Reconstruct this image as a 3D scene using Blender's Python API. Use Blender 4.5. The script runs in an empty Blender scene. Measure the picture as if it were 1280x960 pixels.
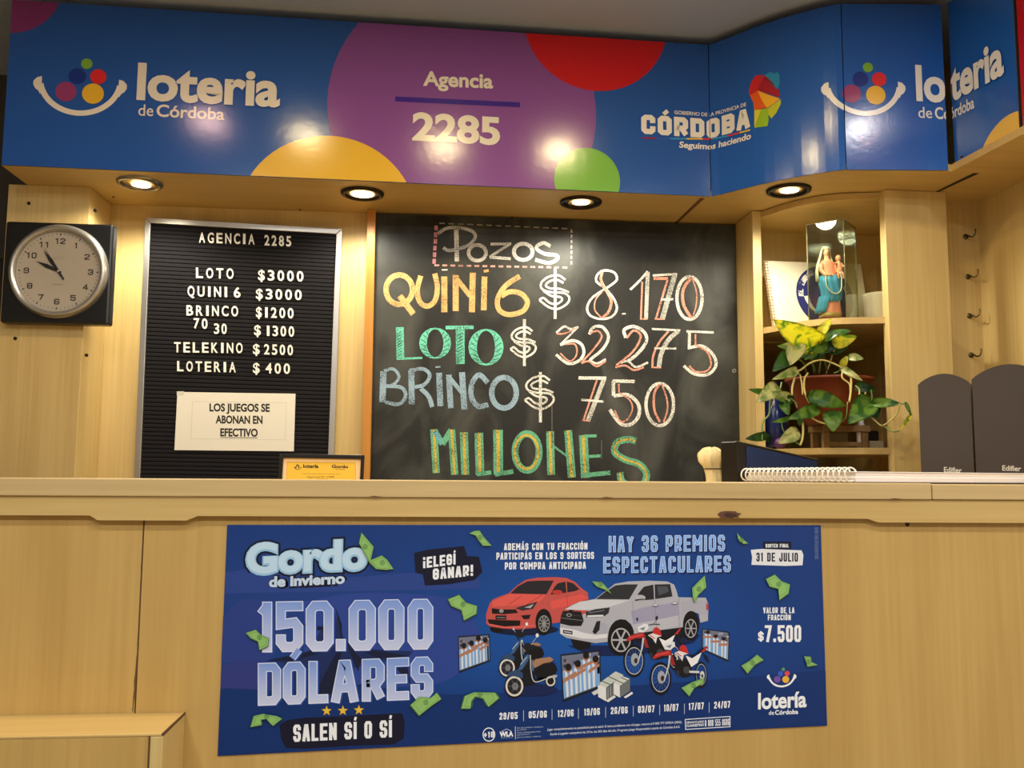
import bpy, bmesh, math, random
from mathutils import Vector, Matrix
from mathutils.geometry import tessellate_polygon
random.seed(7)
SC = bpy.context.scene
COL = SC.collection
# ------------------------------------------------------------------ camera
F = 1130.0; PITCH = math.atan(116 / F); YAW = math.radians(5.3); ROLL = 0.0065
EYE = Vector((0, 0, 1.2))
ROT = Matrix.Rotation(-YAW, 3, 'Z') @ Matrix.Rotation(math.pi / 2 + PITCH, 3, 'X') @ Matrix.Rotation(ROLL, 3, 'Z')
cam_data = bpy.data.cameras.new('camera'); cam = bpy.data.objects.new('camera', cam_data); COL.objects.link(cam)
cam_data.sensor_width = 36; cam_data.lens = F * 36 / 1280; cam_data.clip_start = 0.02
cam.matrix_world = Matrix.Translation(EYE) @ ROT.to_4x4()
SC.camera = cam
SC.view_settings.view_transform = 'Standard'; SC.view_settings.look = 'None'
SC.view_settings.gamma = 1; SC.view_settings.use_curve_mapping = False
SC.view_settings.exposure = 0.0
# ------------------------------------------------------------------ light levels
WARM = (1.0, 0.93, 0.76); ROOM = (1.0, 0.98, 0.93)
P_DOWN = 14.0        # each soffit downlight (watts)
P_ROW = 5.0         # each ceiling lamp in front of the sign
P_BACK = 18.0       # each unseen ceiling lamp added further back for front light
P_MID = 7.0         # each unseen ceiling lamp added in front of the counter
w = bpy.data.worlds.new('world'); SC.world = w; w.use_nodes = True
w.node_tree.nodes['Background'].inputs[0].default_value = (0.9, 0.8, 0.65, 1)
w.node_tree.nodes['Background'].inputs[1].default_value = 0.05

def lamp_light(kind, loc, power, color, size=0.07, spot=None, parent=None):
    d = bpy.data.lights.new('lamp_light', kind); d.energy = power; d.color = color
    if kind == 'SPOT':
        d.spot_size = spot; d.spot_blend = 0.5; d.shadow_soft_size = size
    elif kind == 'AREA':
        d.shape = 'DISK'; d.size = size
    o = bpy.data.objects.new('lamp_light', d); COL.objects.link(o)
    if parent: o.parent = parent; o.location = Vector(loc) - parent.location
    else: o.location = loc
    return o

# ------------------------------------------------------------------ tracing helpers: a direction of sight met with a real plane
def ray(px, py): return ROT @ Vector(((px - 640) / F, (480 - py) / F, -1.0))
def P(px, py, Y):
    d = ray(px, py); return EYE + d * (Y / d.y)
def Zp(px, py, z):
    d = ray(px, py); return EYE + d * ((z - 1.2) / d.z)

# ------------------------------------------------------------------ materials
def lin(c):
    out = []
    for v in c[:3]:
        v = v / 255.0
        out.append(v / 12.92 if v <= 0.04045 else ((v + 0.055) / 1.055) ** 2.4)
    return tuple(out)
MATS = {}
def mat(name, color, rough=0.5, metal=0.0, spec=0.5, emit=None, emit_s=0, bump=0, bscale=200, var=0, vscale=8, coat=0):
    if name in MATS: return MATS[name]
    m = bpy.data.materials.new(name); m.use_nodes = True; nt = m.node_tree; b = nt.nodes['Principled BSDF']
    c = lin(color)
    b.inputs['Base Color'].default_value = (*c, 1); b.inputs['Roughness'].default_value = rough
    b.inputs['Metallic'].default_value = metal; b.inputs['Specular IOR Level'].default_value = spec
    b.inputs['Coat Weight'].default_value = coat
    if emit: b.inputs['Emission Color'].default_value = (*emit, 1); b.inputs['Emission Strength'].default_value = emit_s
    tc = nt.nodes.new('ShaderNodeTexCoord')
    if var:
        n = nt.nodes.new('ShaderNodeTexNoise'); n.inputs['Scale'].default_value = vscale; n.inputs['Detail'].default_value = 5
        nt.links.new(tc.outputs['Object'], n.inputs['Vector'])
        mx = nt.nodes.new('ShaderNodeMix'); mx.data_type = 'RGBA'
        mx.inputs['A'].default_value = (*[x * (1 - var) for x in c], 1); mx.inputs['B'].default_value = (*[min(1, x * (1 + var)) for x in c], 1)
        nt.links.new(n.outputs['Fac'], mx.inputs['Factor']); nt.links.new(mx.outputs['Result'], b.inputs['Base Color'])
    if bump:
        n = nt.nodes.new('ShaderNodeTexNoise'); n.inputs['Scale'].default_value = bscale; n.inputs['Detail'].default_value = 3
        nt.links.new(tc.outputs['Object'], n.inputs['Vector'])
        bp = nt.nodes.new('ShaderNodeBump'); bp.inputs['Strength'].default_value = bump; bp.inputs['Distance'].default_value = 0.002
        nt.links.new(n.outputs['Fac'], bp.inputs['Height']); nt.links.new(bp.outputs['Normal'], b.inputs['Normal'])
    MATS[name] = m; return m

def wood(name, c1, c2, axis='Z', rough=0.42, fine=1.0, spec=0.35):
    if name in MATS: return MATS[name]
    m = bpy.data.materials.new(name); m.use_nodes = True; nt = m.node_tree; b = nt.nodes['Principled BSDF']
    b.inputs['Roughness'].default_value = rough; b.inputs['Specular IOR Level'].default_value = spec
    tc = nt.nodes.new('ShaderNodeTexCoord')
    def streak(k, long, detail):
        mp = nt.nodes.new('ShaderNodeMapping'); s = [k, k, k]; s['XYZ'.index(axis)] = long; mp.inputs['Scale'].default_value = s
        nt.links.new(tc.outputs['Object'], mp.inputs['Vector'])
        n = nt.nodes.new('ShaderNodeTexNoise'); n.inputs['Scale'].default_value = 1; n.inputs['Detail'].default_value = detail; n.inputs['Distortion'].default_value = 0.3
        nt.links.new(mp.outputs['Vector'], n.inputs['Vector']); return n
    a = streak(14 * fine, 0.9, 4); f = streak(120 * fine, 3.0, 3); g = streak(4, 1.3, 2)
    r = nt.nodes.new('ShaderNodeValToRGB'); r.color_ramp.elements[0].position = .3; r.color_ramp.elements[1].position = .72
    r.color_ramp.elements[0].color = (*lin(c1), 1); r.color_ramp.elements[1].color = (*lin(c2), 1)
    ad = nt.nodes.new('ShaderNodeMath'); ad.operation = 'MULTIPLY_ADD'; ad.inputs[1].default_value = .3
    nt.links.new(f.outputs['Fac'], ad.inputs[0])
    h = nt.nodes.new('ShaderNodeMath'); h.operation = 'MULTIPLY'; h.inputs[1].default_value = .4; nt.links.new(a.outputs['Fac'], h.inputs[0])
    h2 = nt.nodes.new('ShaderNodeMath'); h2.operation = 'MULTIPLY_ADD'; h2.inputs[1].default_value = .3
    nt.links.new(g.outputs['Fac'], h2.inputs[0]); nt.links.new(h.outputs[0], h2.inputs[2])
    nt.links.new(h2.outputs[0], ad.inputs[2]); nt.links.new(ad.outputs[0], r.inputs[0])
    nt.links.new(r.outputs[0], b.inputs['Base Color'])
    MATS[name] = m; return m

def print_mat(name, rough=0.3, spec=0.5, bump=0, bscale=90, coat=0, chalk=None):
    """surface whose printed colours are the mesh's colour attribute"""
    if name in MATS: return MATS[name]
    m = bpy.data.materials.new(name); m.use_nodes = True; nt = m.node_tree; b = nt.nodes['Principled BSDF']
    b.inputs['Roughness'].default_value = rough; b.inputs['Specular IOR Level'].default_value = spec; b.inputs['Coat Weight'].default_value = coat
    at = nt.nodes.new('ShaderNodeVertexColor'); at.layer_name = 'Col'
    tc = nt.nodes.new('ShaderNodeTexCoord')
    if chalk:
        n = nt.nodes.new('ShaderNodeTexNoise'); n.inputs['Scale'].default_value = 330; n.inputs['Detail'].default_value = 3
        nt.links.new(tc.outputs['Object'], n.inputs['Vector'])
        n2 = nt.nodes.new('ShaderNodeTexNoise'); n2.inputs['Scale'].default_value = 22; nt.links.new(tc.outputs['Object'], n2.inputs['Vector'])
        s = nt.nodes.new('ShaderNodeMath'); s.operation = 'MULTIPLY_ADD'; s.inputs[1].default_value = .45
        nt.links.new(n2.outputs['Fac'], s.inputs[0]); nt.links.new(n.outputs['Fac'], s.inputs[2])
        r = nt.nodes.new('ShaderNodeMapRange'); r.inputs['From Min'].default_value = .56; r.inputs['From Max'].default_value = .74
        r.inputs['To Min'].default_value = .12; r.inputs['To Max'].default_value = 1.0
        nt.links.new(s.outputs[0], r.inputs['Value'])
        mx = nt.nodes.new('ShaderNodeMix'); mx.data_type = 'RGBA'; mx.inputs['A'].default_value = (*lin(chalk), 1)
        nt.links.new(r.outputs[0], mx.inputs['Factor']); nt.links.new(at.outputs['Color'], mx.inputs['B'])
        nt.links.new(mx.outputs['Result'], b.inputs['Base Color'])
    else: nt.links.new(at.outputs['Color'], b.inputs['Base Color'])
    if bump:
        n = nt.nodes.new('ShaderNodeTexNoise'); n.inputs['Scale'].default_value = bscale; n.inputs['Detail'].default_value = 2
        nt.links.new(tc.outputs['Object'], n.inputs['Vector'])
        bp = nt.nodes.new('ShaderNodeBump'); bp.inputs['Strength'].default_value = bump; bp.inputs['Distance'].default_value = 0.002
        nt.links.new(n.outputs['Fac'], bp.inputs['Height']); nt.links.new(bp.outputs['Normal'], b.inputs['Normal'])
    MATS[name] = m; return m

def clear_mat(name, tint=(235, 240, 230), gloss=0.08, gcol=(1, 1, 1)):
    """thin clear pane: see-through with a fresnel sheen"""
    if name in MATS: return MATS[name]
    m = bpy.data.materials.new(name); m.use_nodes = True; nt = m.node_tree; nt.nodes.remove(nt.nodes['Principled BSDF'])
    t = nt.nodes.new('ShaderNodeBsdfTransparent'); t.inputs[0].default_value = (*lin(tint), 1)
    g = nt.nodes.new('ShaderNodeBsdfGlossy'); g.inputs['Roughness'].default_value = .04; g.inputs[0].default_value = (*gcol, 1)
    lw = nt.nodes.new('ShaderNodeLayerWeight'); lw.inputs[0].default_value = .25
    ml = nt.nodes.new('ShaderNodeMath'); ml.operation = 'MULTIPLY_ADD'; ml.inputs[1].default_value = .5; ml.inputs[2].default_value = gloss
    nt.links.new(lw.outputs['Fresnel'], ml.inputs[0])
    mx = nt.nodes.new('ShaderNodeMixShader'); nt.links.new(ml.outputs[0], mx.inputs[0]); nt.links.new(t.outputs[0], mx.inputs[1]); nt.links.new(g.outputs[0], mx.inputs[2])
    nt.links.new(mx.outputs[0], nt.nodes['Material Output'].inputs[0])
    MATS[name] = m; return m

# ------------------------------------------------------------------ objects
def thing(name, label, cat, loc=(0, 0, 0), group=None):
    o = bpy.data.objects.new(name, None); COL.objects.link(o); o.location = loc; o.empty_display_size = .02
    o['label'] = label; o['category'] = cat
    if group: o['group'] = group
    return o
def tag(o, label, cat, group=None):
    o['label'] = label; o['category'] = cat
    if group: o['group'] = group
    return o
def obj(name, bm, mats, parent=None, smooth=False, origin=None):
    """link a bmesh (world coordinates) as one mesh object"""
    off = Vector((0, 0, 0))
    if parent:
        p = parent
        while p: off += p.location; p = p.parent
    elif origin is not None: off = Vector(origin)
    elif bm.verts:
        xs = [v.co for v in bm.verts]
        off = Vector(((min(v.x for v in xs) + max(v.x for v in xs)) / 2, (min(v.y for v in xs) + max(v.y for v in xs)) / 2, min(v.z for v in xs)))
    for v in bm.verts: v.co -= off
    me = bpy.data.meshes.new(name); bm.to_mesh(me); bm.free()
    o = bpy.data.objects.new(name, me); COL.objects.link(o)
    if not isinstance(mats, (list, tuple)): mats = [mats]
    for m in mats: me.materials.append(m)
    if smooth:
        for p in me.polygons: p.use_smooth = True
    if parent: o.parent = parent
    else: o.location = off
    return o
def struct(name, bm, mats, **k):
    o = obj(name, bm, mats, **k); o['kind'] = 'structure'; return o

def box(bm, x0, x1, y0, y1, z0, z1, bev=0.0, mi=0):
    vs = [bm.verts.new((x, y, z)) for z in (z0, z1) for y in (y0, y1) for x in (x0, x1)]
    fs = [(0, 2, 3, 1), (4, 5, 7, 6), (0, 1, 5, 4), (2, 6, 7, 3), (0, 4, 6, 2), (1, 3, 7, 5)]
    F_ = [bm.faces.new([vs[i] for i in f]) for f in fs]
    for f in F_: f.material_index = mi
    if bev:
        es = {e for f in F_ for e in f.edges}
        bmesh.ops.bevel(bm, geom=list(es), offset=bev, segments=2, affect='EDGES', profile=.5)
    return F_
def prism(bm, poly, z0, z1, mi=0):
    """vertical prism over an XY outline"""
    n = len(poly); lo = [bm.verts.new((p[0], p[1], z0)) for p in poly]; hi = [bm.verts.new((p[0], p[1], z1)) for p in poly]
    fs = [bm.faces.new(lo[::-1]), bm.faces.new(hi)]
    for i in range(n): fs.append(bm.faces.new((lo[i], lo[(i + 1) % n], hi[(i + 1) % n], hi[i])))
    for f in fs: f.material_index = mi
    bmesh.ops.recalc_face_normals(bm, faces=fs); return fs
def hexa(bm, front, back, mi=0, bev=0):
    """solid between two quads"""
    a = [bm.verts.new(p) for p in front]; b = [bm.verts.new(p) for p in back]
    fs = [bm.faces.new(a), bm.faces.new(b[::-1])]
    for i in range(len(a)): fs.append(bm.faces.new((a[i], b[i], b[(i + 1) % len(a)], a[(i + 1) % len(a)])))
    bmesh.ops.recalc_face_normals(bm, faces=fs)
    for f in fs: f.material_index = mi
    if bev: bmesh.ops.bevel(bm, geom=list({e for f in fs for e in f.edges}), offset=bev, segments=2, affect='EDGES', profile=.5)
    return fs
def lathe(bm, prof, c, axis='Z', seg=40, mi=0, sx=1, sy=1, closed=False):
    """profile [(r, h)] turned about an axis through c"""
    c = Vector(c); rings = []
    def pt(r, h, a):
        u, v = r * math.cos(a) * sx, r * math.sin(a) * sy
        return c + (Vector((u, v, h)) if axis == 'Z' else Vector((u, h, v)) if axis == 'Y' else Vector((h, u, v)))
    for r, h in prof:
        if r < 1e-6: rings.append([bm.verts.new(pt(0, h, 0))])
        else: rings.append([bm.verts.new(pt(r, h, 2 * math.pi * i / seg)) for i in range(seg)])
    fs = []
    prs = list(zip(rings, rings[1:])) + ([(rings[-1], rings[0])] if closed else [])
    for A, B in prs:
        for i in range(seg):
            j = (i + 1) % seg
            q = [A[i % len(A)], A[j % len(A)], B[j % len(B)], B[i % len(B)]]
            u = []
            for v in q:
                if v not in u: u.append(v)
            if len(u) > 2: fs.append(bm.faces.new(u))
    for f in fs: f.material_index = mi; f.smooth = True
    bmesh.ops.recalc_face_normals(bm, faces=fs); return fs
def smooth_path(pts, n=6, closed=False):
    pts = [Vector(p) for p in pts]; out = []; N = len(pts)
    if N < 3: return pts
    rng = range(N if closed else N - 1)
    for i in rng:
        if closed: a, b, c, d = pts[i - 1], pts[i], pts[(i + 1) % N], pts[(i + 2) % N]
        else:
            b, c = pts[i], pts[i + 1]; a = pts[i - 1] if i else b * 2 - c; d = pts[i + 2] if i + 2 < N else c * 2 - b
        for k in range(n):
            t = k / n
            out.append(.5 * ((2 * b) + (c - a) * t + (2 * a - 5 * b + 4 * c - d) * t * t + (3 * b - a - 3 * c + d) * t ** 3))
    if not closed: out.append(pts[-1])
    return out
def tube(bm, pts, r, seg=8, mi=0, closed=False, cap=True):
    pts = [Vector(p) for p in pts]; rs = r if isinstance(r, (list, tuple)) else [r] * len(pts); rings = []; n = len(pts); prev = None
    for i, p in enumerate(pts):
        if closed: t = pts[(i + 1) % n] - pts[i - 1]
        else: t = pts[min(i + 1, n - 1)] - pts[max(i - 1, 0)]
        t.normalize()
        if prev is None:
            up = Vector((0, 0, 1)) if abs(t.z) < .9 else Vector((1, 0, 0)); u = t.cross(up).normalized()
        else: u = (prev - t * prev.dot(t)).normalized()
        prev = u; v = t.cross(u)
        rings.append([bm.verts.new(p + (u * math.cos(2 * math.pi * k / seg) + v * math.sin(2 * math.pi * k / seg)) * rs[i]) for k in range(seg)])
    fs = []
    for A, B in list(zip(rings, rings[1:])) + ([(rings[-1], rings[0])] if closed else []):
        for k in range(seg): fs.append(bm.faces.new((A[k], A[(k + 1) % seg], B[(k + 1) % seg], B[k])))
    if cap and not closed: fs.append(bm.faces.new(rings[0][::-1])); fs.append(bm.faces.new(rings[-1]))
    for f in fs: f.material_index = mi; f.smooth = True
    return fs

# ------------------------------------------------------------------ printed / drawn artwork
def rib(pts, wd, closed=False):
    """ribbon quads along a 2D line"""
    pts = [Vector(p) for p in pts]; n = len(pts); L = []; R_ = []
    for i in range(n):
        a = pts[i - 1] if (i or closed) else None; c = pts[(i + 1) % n] if (i < n - 1 or closed) else None
        d1 = (pts[i] - a).normalized() if a is not None and (pts[i] - a).length > 1e-9 else None
        d2 = (c - pts[i]).normalized() if c is not None and (c - pts[i]).length > 1e-9 else None
        d1 = d1 or d2 or Vector((1, 0)); d2 = d2 or d1
        n1 = Vector((-d1.y, d1.x)); n2 = Vector((-d2.y, d2.x)); m = n1 + n2
        if m.length < .2: m = n1
        m.normalize(); k = 1 / max(.45, m.dot(n1))
        ww = wd[i] if isinstance(wd, (list, tuple)) else wd
        L.append(pts[i] + m * ww / 2 * k); R_.append(pts[i] - m * ww / 2 * k)
    q = [(L[i], L[(i + 1) % n], R_[(i + 1) % n], R_[i]) for i in range(n if closed else n - 1)]
    return q
K, J = .22, .12
def _o(x0=0, x1=1, y0=0, y1=1): return [(x0 + K, y0), (x1 - K, y0), (x1, y0 + J), (x1, y1 - J), (x1 - K, y1), (x0 + K, y1), (x0, y1 - J), (x0, y0 + J)]
M = .5
GL = {
 'O': [(_o(), 1)], '0': [(_o(), 1)], 'D': [([(0, 0), (1 - K, 0), (1, J), (1, 1 - J), (1 - K, 1), (0, 1)], 1)],
 'A': [([(0, 0), (.38, 1), (.62, 1), (1, 0)], 0), ([(.17, .3), (.83, .3)], 0)],
 'B': [([(0, 0), (1 - K, 0), (1, J), (1, M - J), (1 - K, M), (1, M + J), (1, 1 - J), (1 - K, 1), (0, 1)], 1), ([(0, M), (1 - K, M)], 0)],
 'C': [([(1, .2), (1, J), (1 - K, 0), (K, 0), (0, J), (0, 1 - J), (K, 1), (1 - K, 1), (1, 1 - J), (1, .8)], 0)],
 'E': [([(1, 0), (0, 0), (0, 1), (1, 1)], 0), ([(0, M), (.85, M)], 0)], 'F': [([(0, 0), (0, 1), (1, 1)], 0), ([(0, M), (.85, M)], 0)],
 'G': [([(.6, M), (1, M), (1, J), (1 - K, 0), (K, 0), (0, J), (0, 1 - J), (K, 1), (1 - K, 1), (1, 1 - J), (1, .81)], 0)],
 'H': [([(0, 0), (0, 1)], 0), ([(1, 0), (1, 1)], 0), ([(0, M), (1, M)], 0)], 'I': [([(.5, 0), (.5, 1)], 0)],
 'J': [([(0, .3), (0, J), (K, 0), (1 - K, 0), (1, J), (1, 1)], 0)], 'L': [([(1, 0), (0, 0), (0, 1)], 0)],
 'M': [([(0, 0), (0, 1), (.5, .4), (1, 1), (1, 0)], 0)], 'N': [([(0, 0), (0, 1), (1, 0), (1, 1)], 0)],
 'P': [([(0, 0), (0, 1), (1 - K, 1), (1, 1 - J), (1, M), (1 - K, M - J), (0, M - J)], 0)],
 'R': [([(0, 0), (0, 1), (1 - K, 1), (1, 1 - J), (1, M + .02), (1 - K, M - J + .02), (0, M - J + .02)], 0), ([(.55, M - J), (1, 0)], 0)],
 'S': [([(0, .19), (0, J), (K, 0), (1 - K, 0), (1, J), (1, M - J), (1 - K, M), (K, M), (0, M + J), (0, 1 - J), (K, 1), (1 - K, 1), (1, 1 - J), (1, .81)], 0)],
 'T': [([(0, 1), (1, 1)], 0), ([(.5, 0), (.5, 1)], 0)], 'U': [([(0, 1), (0, J), (K, 0), (1 - K, 0), (1, J), (1, 1)], 0)],
 'V': [([(0, 1), (.5, 0), (1, 1)], 0)], 'Y': [([(0, 1), (.5, .45), (1, 1)], 0), ([(.5, 0), (.5, .45)], 0)], 'W': [([(0, 1), (.25, 0), (.5, .7), (.75, 0), (1, 1)], 0)],
 '1': [([(.7, 0), (.7, 1), (0, .85)], 0)], '2': [([(0, .78), (0, 1 - J), (K, 1), (1 - K, 1), (1, 1 - J), (1, .6), (0, .12), (0, 0), (1, 0)], 0)],
 '3': [([(0, .19), (0, J), (K, 0), (1 - K, 0), (1, J), (1, M - J), (1 - K, M), (1, M + J), (1, 1 - J), (1 - K, 1), (K, 1), (0, 1 - J), (0, .81)], 0), ([(.4, M), (1 - K, M)], 0)],
 '4': [([(.75, 0), (.75, 1), (0, .28), (1, .28)], 0)], '5': [([(0, .19), (0, J), (K, 0), (1 - K, 0), (1, J), (1, M - .02), (1 - K, M + .1), (0, M + .06), (0, 1), (1, 1)], 0)],
 '6': [([(1, .81), (1, 1 - J), (1 - K, 1), (K, 1), (0, 1 - J), (0, J), (K, 0), (1 - K, 0), (1, J), (1, M - J), (1 - K, M), (0, M)], 0)],
 '7': [([(0, 1), (1, 1), (.35, 0)], 0)], '8': [(_o(0, 1, 0, M), 1), (_o(0, 1, M, 1), 1)],
 '9': [([(0, .19), (0, J), (K, 0), (1 - K, 0), (1, J), (1, 1 - J), (1 - K, 1), (K, 1), (0, 1 - J), (0, M + J), (K, M), (1, M)], 0)],
 '.': [([(.5, 0), (.5, .05)], 0)], '/': [([(0, -.05), (1, 1.05)], 0)], '!': [([(.5, .45), (.5, 1)], 0), ([(.5, 0), (.5, .03)], 0)], '¡': [([(.5, 0), (.5, .55)], 0), ([(.5, .97), (.5, 1)], 0)],
 '+': [([(0, .5), (1, .5)], 0), ([(.5, .2), (.5, .8)], 0)],
 '$': [([(0, .19), (0, J), (K, 0), (1 - K, 0), (1, J), (1, M - J), (1 - K, M), (K, M), (0, M + J), (0, 1 - J), (K, 1), (1 - K, 1), (1, 1 - J), (1, .81)], 0), ([(.5, -.12), (.5, 1.12)], 0)],
 ',': [([(.5, .05), (.3, -.12)], 0)],
}
WID = {'I': .42, '1': .72, '.': .45, '!': .45, '¡': .45, ' ': .6, 'M': 1.35, 'W': 1.35, '/': .8, ',': .4, 'L': .9}
ACC = {'Á': 'A', 'É': 'E', 'Í': 'I', 'Ó': 'O', 'Ú': 'U'}
_glyphs = {}
def font_mesh(s, offset):
    key = (s, offset)
    if key not in _glyphs:
        cu = bpy.data.curves.new('t', 'FONT'); cu.body = s; cu.size = 1; cu.offset = offset; cu.resolution_u = 4
        o = bpy.data.objects.new('t', cu); COL.objects.link(o); dg = bpy.context.evaluated_depsgraph_get(); dg.update()
        me = o.evaluated_get(dg).to_mesh()
        _glyphs[key] = ([(v.co.x, v.co.y) for v in me.vertices], [tuple(p.vertices) for p in me.polygons])
        o.evaluated_get(dg).to_mesh_clear(); bpy.data.objects.remove(o); bpy.data.curves.remove(cu)
    return _glyphs[key]
_caps = {}
def cap_h(ch, offset=0):
    if ch not in _caps: _caps[ch] = max(v[1] for v in font_mesh(ch, 0)[0])
    return _caps[ch]

class Art:
    def __init__(s): s.f = []           # (points, colours, layer)
    def poly(s, pts, col, L=1):
        pts = [Vector((p[0], p[1])) for p in pts]
        cols = col if isinstance(col, list) else [col] * len(pts)
        if len(pts) <= 4 and not isinstance(col, list) and len(pts) == 3: s.f.append((pts, cols, L)); return
        tri = tessellate_polygon([[Vector((p.x, p.y, 0)) for p in pts]])
        for t in tri: s.f.append(([pts[i] for i in t], [cols[i] for i in t], L))
    def quad(s, a, b, c, d, cols, L=1):
        s.f.append(([Vector(a), Vector(b), Vector(c), Vector(d)], cols if isinstance(cols, list) else [cols] * 4, L))
    def ell(s, cx, cy, rx, ry, col, L=1, n=36, rot=0, ring=None):
        ca, sa = math.cos(rot), math.sin(rot)
        pt = lambda k, f: (cx + rx * f * math.cos(k) * ca - ry * f * math.sin(k) * sa, cy + rx * f * math.cos(k) * sa + ry * f * math.sin(k) * ca)
        ks = [2 * math.pi * i / n for i in range(n)]
        if ring:
            for i in range(n): s.quad(pt(ks[i], 1), pt(ks[(i + 1) % n], 1), pt(ks[(i + 1) % n], ring), pt(ks[i], ring), col, L)
        else: s.f.append(([Vector(pt(k, 1)) for k in ks], [col] * n, L))
    def line(s, pts, wd, col, L=1, closed=False, sm=False, cap=False):
        pts = [Vector((p[0], p[1])) for p in pts]
        if sm:
            if isinstance(wd, (list, tuple)): wd = [x.x for x in smooth_path([(v, 0, 0) for v in wd], 6, closed)]
            pts = [Vector((p[0], p[1])) for p in smooth_path([(p.x, p.y, 0) for p in pts], 6, closed)]
        for q in rib(pts, wd, closed): s.quad(*q, col, L)
        if cap and not closed:
            w0 = wd[0] if isinstance(wd, (list, tuple)) else wd; w1 = wd[-1] if isinstance(wd, (list, tuple)) else wd
            s.ell(pts[0].x, pts[0].y, w0 / 2, w0 / 2, col, L + .03, 12); s.ell(pts[-1].x, pts[-1].y, w1 / 2, w1 / 2, col, L + .06, 12)
    def text(s, t, A, B, h, col, L=1, bold=.02, cap='H', up=None, slant=0, edge=None, ew=.04, step=.04):
        """font text set letter by letter, base line from A to B, cap height h"""
        ch = cap_h(cap); x0 = min(v[0] for v in font_mesh(t, 0)[0]); x1 = max(v[0] for v in font_mesh(t, 0)[0])
        A, B = Vector(A), Vector(B); u = (B - A) / (x1 - x0); upv = Vector(up) if up else Vector((0, -1))
        upv = upv * h / ch + u.normalized() * slant * h / ch
        eI = max(v[0] for v in font_mesh('I', 0)[0])
        for i, c in enumerate(t):
            if c == ' ': continue
            adv = max(v[0] for v in font_mesh(t[:i] + 'I', 0)[0]) - eI
            for bo, co, dl in (((bold + ew, edge, -.5),) if edge else ()) + ((bold, col, 0),):
                vs, fs = font_mesh(c, bo)
                pts = [A + u * (x + adv - x0) + upv * y for x, y in vs]
                for f in fs: s.f.append(([pts[k] for k in f], [co] * len(f), L + dl + i * step))
    def block(s, t, A, B, h, th, col, L=1, gap=.28, up=None, grow=0, slant=0, boxes=None, pair=None):
        """condensed block lettering; th stroke width, grow widens the strokes only"""
        A, B = Vector(A), Vector(B); tot = (B - A).length; u = (B - A).normalized(); upv = (Vector(up) if up else Vector((0, -1))) + u * slant
        ws = [WID.get(ACC.get(c, c), 1) for c in t]; n = len(t)
        unit = tot / (sum(ws) + gap * (n - 1)); x = 0; th = min(th, unit * .40) if not boxes else th
        for i, c in enumerate(t):
            W = ws[i] * unit
            if boxes: x, W = boxes[i][0], boxes[i][1] - boxes[i][0]
            g = ACC.get(c, c)
            def pos(p, th=th):
                px = th / 2 + p[0] * max(W - th, .001) if W > th * 1.05 else W / 2; py = th / 2 + p[1] * (h - th)
                return A + u * (x + px) + upv * py
            def colat(p, q):
                if not pair: return col
                f = max(0, min(1, (p - A).dot(upv) / h)); return tuple(pair[0][k] * (1 - f) + pair[1][k] * f for k in range(3))
            k_ = 0
            def put(q):
                nonlocal k_
                s.quad(*q, [colat(v, 0) for v in q] if pair else col, L + .03 * k_)
            for pl, cl in GL.get(g, []):
                P_ = [pos(p) for p in pl]; runs = [[P_[0]]]
                for i2 in range(1, len(P_)):           # break the line at sharp turns
                    runs[-1].append(P_[i2])
                    if i2 + 1 < len(P_) and (P_[i2] - P_[i2 - 1]).normalized().dot((P_[i2 + 1] - P_[i2]).normalized()) < -.35: runs.append([P_[i2]])
                for rn in runs:
                    for q in rib(rn, th + grow * 2, bool(cl) and len(runs) == 1): put(q)
                    k_ += 1
                    if cl: continue
                    for e, f_ in ((rn[0], rn[1]), (rn[-1], rn[-2])):
                        d = (e - f_).normalized(); ax = max(abs(d.dot(u)), abs(d.dot(upv.normalized())))
                        d = d * ((th / 2 if ax > .97 else th * .2) + grow)
                        for q in rib([e, e + d], th + grow * 2): put(q)
                        k_ += 1
            if c in ACC:
                a = A + u * (x + W * .42) + upv * h * 1.08; b = A + u * (x + W * .72) + upv * h * 1.28
                for q in rib([a, b], th * .75 + grow * 2): put(q)
            if not boxes: x += W + gap * unit
    def into(s, bm, fmap, mi=1, keep=None):
        """add to bm; fmap(x, y, layer) -> world point"""
        cl = bm.loops.layers.float_color.get('Col') or bm.loops.layers.float_color.new('Col')
        for pts, cols, L in s.f:
            if keep and not keep(pts): continue
            try: f = bm.faces.new([bm.verts.new(fmap(p.x, p.y, L)) for p in pts])
            except ValueError: continue
            f.material_index = mi
            for lp, c in zip(f.loops, cols): lp[cl] = (*lin(c), 1)
def face_front(o, toward):
    """printed faces all look toward the given side"""
    bm = bmesh.new(); bm.from_mesh(o.data); t = Vector(toward)
    for f in bm.faces:
        f.normal_update()
        if f.material_index == 1 and f.normal.dot(t) < 0: f.normal_flip()
    bm.to_mesh(o.data); bm.free()

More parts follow.
